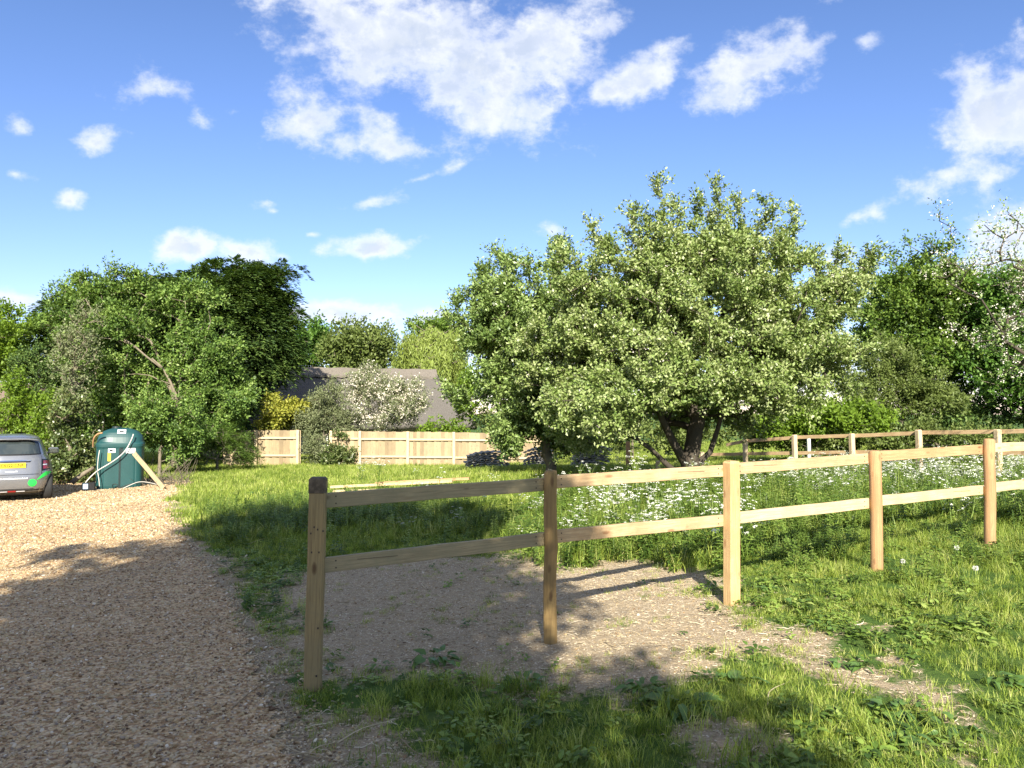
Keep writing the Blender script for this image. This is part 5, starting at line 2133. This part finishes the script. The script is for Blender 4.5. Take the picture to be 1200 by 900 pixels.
def gabled(name, label, x0, x1, ytop, yeave, Y, depth, roofm, seed, hip=0):
    A = at(x0, yeave, Y)
    B = at(x1, yeave, Y)
    T = at((x0 + x1) / 2, ytop, Y + depth / 2)
    g = float(gz(A[0], Y)) - .15
    e = empty(name, ((A[0] + B[0]) / 2, Y + depth / 2, g), label, "house")
    L = (B[0] - A[0]) / 2
    ez = A[2] - g
    H = T[2] - g
    D = depth / 2
    mb = MB()
    mb.box((0, 0, ez / 2), (L - .15, D - .2, ez / 2))
    mb.add([[L - .15, -D + .2, ez], [L - .15, D - .2, ez], [L - .15, 0, H - .12], [-L + .15, -D + .2, ez], [-L + .15, D - .2, ez], [-L + .15, 0, H - .12]], [[0, 1, 2], [3, 5, 4]])
    mb.build("wall", LIMEWASH, e)
    rf = None
    sl = math.hypot(D + .15, H - ez)
    n = max(4, int(sl / .28))
    mb = MB()
    for s_ in (-1, 1):
        for i in range(n):
            t0, t1 = i / n, (i + 1.12) / n
            y0, z0 = s_ * (D + .15) * (1 - t0), ez - .08 + (H - ez + .08) * t0
            y1, z1 = s_ * (D + .15) * (1 - min(t1, 1)), ez - .08 + (H - ez + .08) * min(t1, 1)
            V = [[-L, y0, z0 + .035], [L, y0, z0 + .035], [L, y1, z1], [-L, y1, z1], [-L, y0, z0 - .01], [L, y0, z0 - .01]]
            mb.add(V, [[0, 1, 2, 3], [0, 4, 5, 1]])
    rf = mb.build("roof", roofm, e)
    mb = MB()
    mb.box((0, 0, H + .02), (L, .10, .05), None, .02)
    mb.build("ridge", roofm, rf)
    mb = MB()
    mb.box((L * .35, -D + .18, ez * .55), (min(.45, L * .3), .03, ez * .25), None, .01)
    w = mb.build("window", WHITEP, e)
    mb = MB()
    mb.box((L * .35, -D + .145, ez * .55), (min(.38, L * .25), .006, ez * .2))
    mb.build("pane", DARKGLASS, w)
    return e


gabled("outbuilding", "brown roofed outbuilding with cream wall at the far left behind the car", -130, 14, 452, 499, 27.5, 4.0, SLATE, 5)
gabled("red_roofed_house", "distant house with a red tiled roof glimpsed beside the cypress", 288, 317, 405, 414, 62, 5.0, TILE_RED, 6)


# ------------------------------------------------------------------ the car
PAINT = plain("grey_car_paint", (0.25, 0.26, 0.275), 0.26, 0.55, .04, 3, .5, 0.6)
BLACKP = plain("black_trim", (0.012, 0.012, 0.013), 0.35, 0, .1, 5, .5)
RUBBER = plain("tyre_rubber", (0.025, 0.025, 0.025), 0.85, 0, .2, 12)
RIMM = plain("alloy_rim", (0.45, 0.45, 0.46), 0.3, 0.9, .1, 5)
CHROME = plain("bright_chrome", (0.75, 0.76, 0.78), 0.12, 1.0, .02, 3)
REDLENS = plain("red_lens", (0.35, 0.01, 0.015), 0.12, 0, .1, 8, .6, .6)
CLEARL = plain("clear_lens", (0.72, 0.72, 0.75), 0.12, 0, .05, 8, .6)
YPLATE = plain("yellow_plate", (0.85, 0.62, 0.03), 0.35, 0, .03, 3)
BLACKINK = plain("black_lettering", (0.01, 0.01, 0.01), 0.5)
GREENV = plain("green_vinyl", (0.03, 0.75, 0.09), 0.4, 0, .03, 3)
WHITEV = plain("white_vinyl", (0.8, 0.8, 0.8), 0.4, 0, .03, 3)
CARGLASS = plain("car_glass", (0.035, 0.045, 0.045), 0.04, 0, .2, 2, .9, 0.3)


def interp(z, tab):
    return float(np.interp(z, [a for a, b in tab], [b for a, b in tab]))


def car():
    c = at(14, 560, 17.3)
    g = float(gz(c[0] - .4, c[1] + .5))
    rz = math.atan2(-c[0], c[1])
    e = empty("parked_car", (c[0], c[1], g), "small grey hatchback with yellow plate parked at the left edge on the gravel", "car", None, rz)
    yr = [(.19, .16), (.25, .06), (.40, .01), (.55, .0), (.66, .02), (.80, .06), (.95, .10), (1.05, .14), (1.15, .20), (1.30, .30), (1.40, .38), (1.46, .50), (1.50, .75), (1.53, 1.1)]
    yf = [(.19, 3.45), (.30, 3.58), (.55, 3.60), (.75, 3.48), (.90, 3.2), (.98, 2.75), (1.10, 2.5), (1.30, 2.15), (1.42, 1.95), (1.50, 1.7), (1.53, 1.4)]
    wt = [(.19, .76), (.28, .81), (.45, .835), (.65, .835), (.80, .815), (.92, .77), (1.02, .715), (1.15, .665), (1.30, .61), (1.40, .565), (1.46, .52), (1.50, .43), (1.53, .25)]
    zs = [.19, .25, .32, .40, .48, .55, .62, .68, .74, .80, .86, .92, .98, 1.04, 1.10, 1.17, 1.24, 1.31, 1.37, 1.42, 1.46, 1.49, 1.51, 1.53]
    k = 64
    V, F = [], []
    for z in zs:
        a, b, w = interp(z, yr), interp(z, yf), interp(z, wt)
        for j in range(k):
            t = 2 * math.pi * (j + .5) / k
            n = 4.2 if z < 1.0 else 3.6
            cx = math.copysign(abs(math.cos(t)) ** (2 / n), math.cos(t))
            cy = math.copysign(abs(math.sin(t)) ** (2 / n), math.sin(t))
            V.append([cx * w, (a + b) / 2 + cy * (b - a) / 2, z])
    for i in range(len(zs) - 1):
        for j in range(k):
            j2 = (j + 1) % k
            F.append([i * k + j, i * k + j2, (i + 1) * k + j2, (i + 1) * k + j])
    F.append(list(range(k))[::-1])
    F.append([(len(zs) - 1) * k + j for j in range(k)])
    body = obj("body", V, F, PAINT, e, True)
    bv = BVHTree.FromPolygons([Vector(v) for v in V], F)

    def patch(name, lo, hi, mat, parent, nx=10, nz=4, eps=.006, direction=(0, 1, 0), th=0.0):
        """panel laid on the body between two polylines of (across, z) points"""
        d = Vector(direction)
        P = []
        lo = np.array(lo, float)
        hi = np.array(hi, float)
        si = np.linspace(0, 1, nx + 1)
        def along(pl, s):
            t = np.linspace(0, 1, len(pl))
            return np.stack([np.interp(s, t, pl[:, 0]), np.interp(s, t, pl[:, 1])], -1)
        L_, H_ = along(lo, si), along(hi, si)
        for j in range(nz + 1):
            q = L_ * (1 - j / nz) + H_ * (j / nz)
            for (u, z) in q:
                if abs(d[1]) > .5:
                    o = Vector((u, -3 * d[1] if d[1] > 0 else 7, z))
                else:
                    o = Vector((-3 * d[0], u, z))
                hit, nn, _, _ = bv.ray_cast(o, d)
                if hit is None:
                    hit = Vector((u, .3, z)) if abs(d[1]) > .5 else Vector((0, u, z))
                P.append(list(hit - d * eps))
        w = nx + 1
        Fp = [[j * w + i, j * w + i + 1, (j + 1) * w + i + 1, (j + 1) * w + i] for j in range(nz) for i in range(nx)]
        return obj(name, P, Fp, mat, parent, True)
    # rear window with its black surround
    rw = patch("rear_window", [(-.56, 1.07), (-.3, 1.06), (.3, 1.06), (.56, 1.07)], [(-.50, 1.36), (-.3, 1.385), (.3, 1.385), (.50, 1.36)], BLACKP, e, 16, 8, .006)
    patch("pane", [(-.535, 1.09), (.535, 1.09)], [(-.485, 1.335), (-.3, 1.36), (.3, 1.36), (.485, 1.335)], CARGLASS, rw, 16, 8, .011)
    # spoiler lip over the window
    V2, F2 = [], []
    n = 16
    for i in range(n + 1):
        x = -.52 + 1.04 * i / n
        f = 1 - abs(x / .52) ** 4
        V2 += [[x, .47, 1.455 * 1 - .03 * (1 - f)], [x, .28 + .07 * (1 - f), 1.435 - .04 * (1 - f)], [x, .285 + .07 * (1 - f), 1.41 - .04 * (1 - f)], [x, .40, 1.40 - .03 * (1 - f)]]
    for i in range(n):
        a = 4 * i
        F2 += [[a + q, a + q + 4, a + (q + 1) % 4 + 4, a + (q + 1) % 4] for q in range(4)]
    F2 += [[0, 1, 2, 3], [4 * n + 3, 4 * n + 2, 4 * n + 1, 4 * n]]
    sp = obj("spoiler", V2, F2, PAINT, e, True)
    mb = MB()
    mb.box((0, .292, 1.40), (.12, .012, .012), None, .004)
    mb.build("brake_light", BLACKP, sp)
    # hatch seams
    for (lo, hi) in (([(-.58, .628), (.58, .628)], [(-.58, .640), (.58, .640)]), ([(.565, .64), (.565, 1.04)], [(.573, .64), (.573, 1.04)]), ([(-.573, .64), (-.573, 1.04)], [(-.565, .64), (-.565, 1.04)]),
                     ([(-.80, .30), (.80, .30)], [(-.80, .312), (.80, .312)])):
        patch("seam", lo, hi, BLACKP, body, 12, 2, .004)
    patch("lower_bumper", [(-.76, .20), (.76, .20)], [(-.79, .29), (.79, .29)], BLACKP, e, 16, 3, .006)
    patch("chrome_strip", [(-.36, .935), (.36, .935)], [(-.36, .955), (.36, .955)], CHROME, e, 12, 1, .014)
    patch("plate_recess", [(-.34, .905), (.34, .905)], [(-.36, .932), (.36, .932)], BLACKP, e, 12, 1, .009)
    # tail lights: dark housing, red ring, white bar
    for s_ in (-1, 1):
        xs_ = [s_ * .575, s_ * .745]
        tl = patch("tail_light", [(xs_[0], .70), (xs_[1], .72)], [(xs_[0], .965), (xs_[1] - s_ * .03, .955)], BLACKP, e, 6, 6, .010)
        for lo, hi, m in (([(s_ * .60, .745), (s_ * .725, .745)], [(s_ * .60, .775), (s_ * .725, .775)], REDLENS), ([(s_ * .60, .895), (s_ * .72, .895)], [(s_ * .60, .925), (s_ * .72, .925)], REDLENS),
                          ([(s_ * .70, .745), (s_ * .73, .745)], [(s_ * .70, .925), (s_ * .725, .925)], REDLENS), ([(s_ * .595, .825), (s_ * .68, .825)], [(s_ * .595, .85), (s_ * .68, .85)], CLEARL),
                          ([(s_ * .60, .78), (s_ * .69, .78)], [(s_ * .60, .815), (s_ * .69, .815)], REDLENS), ([(s_ * .60, .86), (s_ * .69, .86)], [(s_ * .60, .89), (s_ * .69, .89)], REDLENS)):
            patch("lens", lo, hi, m, tl, 3, 2, .016)
    # fog lamp strip
    fg = patch("fog_lamp", [(-.075, .235), (.075, .235)], [(-.075, .275), (.075, .275)], REDLENS, e, 4, 2, .014)
    for s_ in (-1, 1):
        patch("reversing_lens", [(s_ * .085, .243), (s_ * .25, .243)], [(s_ * .085, .265), (s_ * .25, .265)], CLEARL, fg, 4, 2, .014)
    # number plate
    y = min(bv.ray_cast(Vector((0, -3, z)), Vector((0, 1, 0)))[0].y for z in (.79, .89)) - .012
    pl = obj("number_plate", *cbox((.26, .006, .0555), .004), YPLATE, e)
    pl.location = (0, y, .838)
    pl['label'] = "yellow number plate reading OU22 CNF"

    def text(s, size, mat, parent, loc, rot=(math.radians(90), 0, 0), xs=1.0):
        cu = bpy.data.curves.new("lettering", 'FONT')
        cu.body = s
        cu.size = size
        cu.align_x = 'CENTER'
        cu.align_y = 'CENTER'
        cu.extrude = .001
        cu.offset = size * .022
        t = bpy.data.objects.new("lettering", cu)
        COL.objects.link(t)
        bpy.context.view_layer.update()
        me = bpy.data.meshes.new_from_object(t.evaluated_get(bpy.context.evaluated_depsgraph_get()))
        bpy.data.objects.remove(t)
        me.materials.clear()
        me.materials.append(mat)
        o = bpy.data.objects.new("lettering", me)
        link(o, parent)
        o.location = loc
        o.rotation_euler = rot
        o.scale = (xs, 1, 1)
        return o
    text("OU22 CNF", .098, BLACKINK, pl, (0, -.0085, 0), xs=.93)
    # stickers on boot and bumper
    gcir = [( .39 + .085 * math.cos(t), .44 + .085 * math.sin(t)) for t in np.linspace(math.pi, 2 * math.pi, 13)]
    gtop = [( .39 + .085 * math.cos(t), .44 + .085 * math.sin(t)) for t in np.linspace(math.pi, 0, 13)]
    patch("green_dot", gcir, gtop, GREENV, e, 12, 8, .006)
    patch("green_drop", [(.475, .495), (.60, .555), (.70, .60), (.765, .645)], [(.475, .50), (.58, .62), (.66, .68), (.765, .66)], GREENV, e, 12, 5, .006)
    r = np.random.default_rng(9)
    x = -.30
    while x < .30:      # line of small white sticker lettering, too small to read
        w = r.uniform(.010, .022)
        h = r.uniform(.018, .034)
        patch("white_sticker", [(x, .535), (x + w, .535)], [(x, .535 + h), (x + w, .535 + h * .9)], WHITEV, body, 1, 1, .006)
        x += w + .006
    x = -.13
    while x < .10:
        w = r.uniform(.012, .026)
        h = r.uniform(.014, .026)
        patch("white_sticker", [(x, .695), (x + w, .695)], [(x, .695 + h), (x + w, .695 + h)], WHITEV, body, 1, 1, .006)
        x += w + .004
    # side and front glass
    for s_ in (-1, 1):
        patch("side_window", [(.75, 1.06), (2.35, 1.04)], [(.85, 1.34), (1.95, 1.36)], CARGLASS, e, 12, 5, .004, (-s_, 0, 0))
    patch("windscreen", [(-.60, 1.04), (.60, 1.04)], [(-.50, 1.38), (.50, 1.38)], CARGLASS, e, 12, 6, .006, (0, -1, 0))
    # door mirrors
    for s_ in (-1, 1):
        mb = MB()
        mb.box((s_ * .87, 2.12, 1.08), (.115, .05, .075), None, .03)
        mb.box((s_ * .77, 2.14, 1.03), (.06, .03, .02), None, .008)
        mr = mb.build("door_mirror", PAINT, e)
        mb = MB()
        mb.box((s_ * .87, 2.066, 1.08), (.09, .004, .055), None, .003)
        mb.build("mirror_glass", CHROME, mr)
    # wheels
    for (x, y) in ((.70, .55), (-.70, .55), (.70, 2.88), (-.70, 2.88)):
        wv, wf = [], []
        prof = [(.19, -.085), (.27, -.10), (.295, -.085), (.305, -.05), (.305, .05), (.295, .085), (.27, .10), (.19, .085)]
        kk = 28
        for j in range(kk):
            t = 2 * math.pi * j / kk
            for (rr, xx) in prof:
                wv.append([xx, rr * math.cos(t), rr * math.sin(t)])
        for j in range(kk):
            j2 = (j + 1) % kk
            for q in range(7):
                wf.append([j * 8 + q, j * 8 + q + 1, j2 * 8 + q + 1, j2 * 8 + q])
            wf.append([j * 8 + 7, j * 8, j2 * 8, j2 * 8 + 7])
        w = obj("wheel", wv, wf, RUBBER, e, True)
        w.location = (x, y, .300)
        s_ = 1 if x > 0 else -1
        mb = MB()
        mb.tube([[s_ * .02, 0, 0], [s_ * .07, 0, 0]], [.19, .18], 20)
        for q in range(5):
            a = q * 2 * math.pi / 5
            mb.box([s_ * .08, .1 * math.cos(a), .1 * math.sin(a)], (.008, .085, .02), np.array([[1, 0, 0], [0, math.cos(a), -math.sin(a)], [0, math.sin(a), math.cos(a)]]), .004)
        mb.build("rim", RIMM, w)
        # dark wheel arch on the flank
        arc = [(y + .345 * math.cos(t), .30 + .345 * math.sin(t)) for t in np.linspace(math.pi, 0, 13)]
        lo = [(p[0], .195) for p in arc]
        patch("wheel_arch", lo, arc, BLACKP, body, 12, 4, .003, (-s_, 0, 0))
    mb = MB()
    mb.box((0, 1.8, .20), (.60, 1.5, .05), None, .01)
    mb.build("underbody", BLACKP, e)


car()

# ------------------------------------------------------------------ the oil tank
TANK = plain("green_plastic", (0.013, 0.062, 0.062), 0.42, 0, .12, 2, .45)
TANKD = plain("dark_green_plastic", (0.008, 0.02, 0.02), 0.5, 0, .2, 3)
LABELW = plain("white_sticker_film", (0.78, 0.78, 0.78), 0.5, 0, .03, 3)
LABELY = plain("yellow_sticker_film", (0.75, 0.62, 0.05), 0.5, 0, .05, 3)
HOSE = plain("pale_hose", (0.55, 0.52, 0.46), 0.6, 0, .15, 4)
BLUEP = plain("blue_white_label", (0.35, 0.5, 0.65), 0.5, 0, .3, 20)


def oil_tank():
    Y = 20.4
    b = base(142, Y)
    b[2] = at(142, 571.5, Y)[2]
    rz = math.radians(22)
    e = empty("oil_tank", b, "dark green plastic oil tank with white stickers beside the leaning plank", "oil tank", None, rz)
    # horizontal slices; shoulders vault over
    wt = [(0, .52), (.05, .55), (1.05, .56), (1.10, .575), (1.16, .575), (1.20, .555), (1.32, .54), (1.42, .49), (1.50, .40), (1.56, .26), (1.58, .12)]
    dt = [(0, .40), (.05, .42), (1.05, .42), (1.10, .435), (1.16, .435), (1.20, .41), (1.35, .37), (1.46, .31), (1.54, .22), (1.58, .10)]
    zs = [0, .03, .08, .3, .6, .9, 1.04, 1.07, 1.10, 1.13, 1.16, 1.19, 1.22, 1.28, 1.34, 1.40, 1.46, 1.50, 1.54, 1.565, 1.58]
    k = 72
    V, F = [], []
    for z in zs:
        w, d = interp(z, wt), interp(z, dt)
        for j in range(k):
            t = 2 * math.pi * (j + .5) / k
            n = 5.0 if z < 1.2 else 3.2
            cx = math.copysign(abs(math.cos(t)) ** (2 / n), math.cos(t)) * w
            cy = math.copysign(abs(math.sin(t)) ** (2 / n), math.sin(t)) * d
            if cy < 0 and z < 1.05:
                # vertical ribs and a deep groove in the middle of the front
                x = cx
                cy += .035 * math.exp(-(x / .045) ** 2) + .008 * (math.cos(x * 34) > .82)
            V.append([cx, cy, z])
    for i in range(len(zs) - 1):
        for j in range(k):
            j2 = (j + 1) % k
            F.append([i * k + j, i * k + j2, (i + 1) * k + j2, (i + 1) * k + j])
    F.append([(len(zs) - 1) * k + j for j in range(k)])
    obj("shell", V, F, TANK, e, False)
    bv = BVHTree.FromPolygons([Vector(v) for v in V], F)

    def stick(name, x, z, w, h, mat, rot=0.0):
        P = []
        ys = []
        for c in np.linspace(-h, h, 5):
            for a in np.linspace(-w, w, 5):
                hit = bv.ray_cast(Vector((x + a, -2, z + c)), Vector((0, 1, 0)))[0]
                ys.append(hit.y if hit else -.4)
                P.append([x + a, 0, z + c])
        # a stiff film: bends up and down the shoulder but not into the ribs
        ys = np.array(ys).reshape(5, 5).min(1)
        for i_, p_ in enumerate(P):
            p_[1] = ys[i_ // 5] - .006
        F_ = [[j * 5 + i, j * 5 + i + 1, (j + 1) * 5 + i + 1, (j + 1) * 5 + i] for j in range(4) for i in range(4)]
        return obj(name, P, F_, mat, e)
    s = stick("sticker", .04, 1.49, .10, .05, LABELW)
    mb = MB()
    mb.box((.04, bv.ray_cast(Vector((.04, -2, 1.485)), Vector((0, 1, 0)))[0].y - .022, 1.485), (.05, .004, .022))
    mb.build("print", TANKD, s)
    s = stick("sticker", -.17, 1.0, .085, .055, LABELW)
    mb = MB()
    mb.box((-.185, -.434, 1.01), (.035, .004, .02))
    mb.build("print", TANKD, s)
    stick("sticker", .27, .99, .11, .065, LABELW)
    stick("sticker", -.225, .84, .035, .11, LABELY)
    stick("groove", 0.02, .56, .022, .50, TANKD)
    stick("gauge", .06, 1.0, .035, .075, TANKD)
    mb = MB()
    mb.tube([[-.10, 0, 1.55], [-.10, 0, 1.62]], [.12, .11], 16)
    mb.build("filler_cap", TANKD, e)
    # hoses that belong to the tank
    def hose(name, pts, rr, mat):
        P = np.array([(a, -.50 - dd, c) for a, dd, c in pts])
        # smooth by subdividing
        for _ in range(3):
            Q = [P[0]]
            for i in range(len(P) - 1):
                Q += [P[i] * .75 + P[i + 1] * .25, P[i] * .25 + P[i + 1] * .75]
            Q.append(P[-1])
            P = np.array(Q)
        V, F = tube(P, rr, 7)
        obj(name, V, F, mat, e, True)
    hose("hose", [(.33, -.03, 1.42), (.30, .02, 1.30), (.18, .04, 1.02), (0, .05, .82), (-.25, .05, .64), (-.45, .06, .52), (-.62, .08, .36), (-.75, .10, .18)], .014, HOSE)
    hose("hose", [(-.44, .02, 1.02), (-.47, .03, .8), (-.48, .03, .5), (-.44, .05, .3), (-.42, .06, .1)], .010, HOSE)
    hose("hose", [(-.62, -.25, 1.1), (-.60, -.1, 1.32), (-.50, .0, 1.44), (-.38, .02, 1.46)], .022, W_POST3)
    hose("hose", [(-.10, .03, .02), (-.14, .04, .14), (-.02, .06, .15), (.02, .08, .03), (.25, .1, .14), (.55, .1, .17), (.9, .1, .10), (1.25, .1, .14)], .012, TANKD)
    hose("hose", [(.1, .1, .02), (.3, .12, .12), (.5, .1, .2), (.75, .1, .16), (1.0, .12, .08), (1.1, .12, .03)], .008, HOSE)
    mb = MB()
    mb.box((-.66, -.60, .11), (.15, .10, .10), None, .015)
    bx = mb.build("pump_box", BLACKP, e)
    mb = MB()
    mb.box((-.72, -.703, .12), (.055, .004, .065))
    mb.build("sticker", BLUEP, bx)
    mb = MB()
    mb.box((0, 0, -.06), (.68, .55, .07), None, .01)
    mb.build("plinth", plain("concrete_slab", (0.36, 0.33, 0.28), .9, 0, .2, 6), e)
    # leaning plank and prop stay things of their own
    A = at(157, 531, 19.9)
    B = ground_at(192, 571) + [0, 0, .03]
    B = at(192, 570, 19.5)
    B[2] = float(gz(B[0], B[1])) + .04
    o = beam("plank", A, B, .115, .035, W_BOARD, None, up=(0.6, 0, .75), seed=91)
    tag(o, "long grey-brown plank leaning against the right side of the oil tank", "plank")
    A = at(104, 566, 20.3)
    B = at(84, 556, 21.2)
    A = at(110, 548, 20.9)
    B = at(84, 566, 20.6)
    V, F = tube([B - B, (A - B) * .5 + [0, 0, .03], A - B], [.07, .06, .045], 8)
    o = obj("log", V, F, BARK_PALE, None, True)
    o.location = B
    tag(o, "short pale log leaning in the ivy left of the oil tank", "log")


oil_tank()


def brushwood():
    r = np.random.default_rng(77)
    mb = MB()
    for i in range(85):
        px = r.uniform(163, 222)
        b = at(px, 560, r.uniform(20.3, 21.8))
        b[2] = float(gz(b[0], b[1]))
        L = r.uniform(.3, 1.0)
        a = r.uniform(0, 6.28)
        d = np.array([math.cos(a) * .7, math.sin(a) * .4, r.uniform(.1, 1.0)])
        d /= np.linalg.norm(d)
        m = b + d * L * .5 + r.normal(0, .04, 3)
        mb.tube([b, m, b + d * L + r.normal(0, .05, 3)], [.009, .007, .003], 4, False)
    o = mb.build("brushwood", BARK_GREY)
    tag(o, "tangle of bare pale brush at the foot of the trees right of the plank", "brushwood", kind='stuff')


brushwood()

# ------------------------------------------------------------------ broad-leaved plants in the foreground
DOCK = leaf_mat("broad_weed_leaf", [(0.045, 0.10, 0.025), (0.075, 0.15, 0.035), (0.12, 0.21, 0.05), (0.18, 0.27, 0.08)], 0.25, 0.42, 0.45)
LEAFM = []
for s in range(5):
    r = np.random.default_rng(900 + s)
    V, F = leaf_shape(1.0, .62 if s < 3 else .38, .35 + .1 * s, .25, 6, .10, r)
    # lobed, wavy rim
    for i in range(len(V)):
        if i % 3 != 1:
            V[i, 1] *= 1 + .22 * math.sin(i * 2.1 + s)
    LEAFM.append(np_mesh("leaf", V, F, DOCK, True))
weeds = [
    (510, 776, .17, 26, "leafy weed clump on the bare earth, left of the second post"),
    (614, 804, .15, 22, "low leafy weed on the edge of the bare earth in front of the second post"),
    (752, 812, .15, 22, "leafy weed at the shade edge, left of the big-leaved burdock"),
    (795, 830, .20, 26, "big-leaved burdock half in shade at the lower middle"),
    (832, 800, .12, 14, "small sunlit weed just above the burdock"),
    (868, 806, .16, 7, "plant with one large round leaf beside the tall grass tuft"),
    (897, 692, .13, 24, "weed patch at the foot of the third post"),
    (940, 712, .13, 20, "grey-green weed right of the third post on the edge of the earth"),
    (872, 738, .07, 10, "tiny weed alone on the sunlit bare earth"),
    (962, 738, .12, 16, "spiky leaved weed on the right rim of the bare earth"),
    (985, 782, .10, 9, "pair of round leaves on the bare earth tip"),
    (1008, 786, .09, 9, "small plant right beside the round leaved pair"),
    (1050, 838, .16, 24, "bushy sunlit weed in thin turf at lower right"),
    (1062, 870, .17, 8, "flat dock leaf lying on bare ground at lower right"),
    (1120, 862, .15, 14, "upright leafed dock at lower right"),
    (1085, 712, .11, 16, "dark low weed in open grass below the fifth post"),
    (1170, 800, .14, 18, "leafy weed clump near the right edge"),
    (752, 684, .07, 10, "little green sprig on earth between the rail shadows"),
    (300, 580, .20, 22, "clump of broad dock leaves in the sunlit grass by the drive"),
    (640, 655, .12, 16, "weed growing behind the second post on the rim of the bare earth"),
    (800, 745, .06, 8, "tiny sprig on the sunlit earth below the third post"),
]
for wi, (px, py, s, n, lab) in enumerate(weeds):
    r = np.random.default_rng(950 + wi)
    p = ground_at(px, py)
    e = empty("broadleaf_weed", p, lab, "weed", "broad-leaved weeds around the bare earth", r.uniform(0, 6))
    for i in range(n):
        o = bpy.data.objects.new("leaf", LEAFM[r.integers(0, 5)])
        link(o, e)
        a = r.uniform(0, 6.28)
        rr = s * .7 * math.sqrt(r.uniform()) * (1 if n > 9 else .5)
        o.location = (math.cos(a) * rr, math.sin(a) * rr, r.uniform(.01, .25 * s) + .012)
        L = s * r.uniform(.28, .62) * (1.5 if n <= 9 else 1)
        o.scale = (L, L, L)
        o.rotation_euler = (r.normal(0, .3), -r.uniform(-.1, .75), a + r.normal(0, .5))

for (px, py, lab) in ((1121, 645, "white dandelion clock standing in the grass below the fifth post"), (1143, 671, "faint dandelion clock lower right of the larger one"), (1058, 662, "dandelion clock near the foot of the fourth post")):
    p = ground_at(px, py + 12)
    e = empty("dandelion", p, lab, "dandelion")
    V, F = tube([[0, 0, 0], [.01, 0, .06], [.005, 0, .115]], [.0022, .002, .0015], 5)
    obj("stem", V, F, STEM, e, True)
    r = np.random.default_rng(px)
    d = unit(r.normal(size=(120, 3)))
    V, F = leaf_quads(np.array([[.005, 0, .125]]) + d * .006, d, r.normal(size=(120, 3)), np.full(120, .021), np.full(120, .006))
    obj("seed_head", V, F, WHITEP, e)
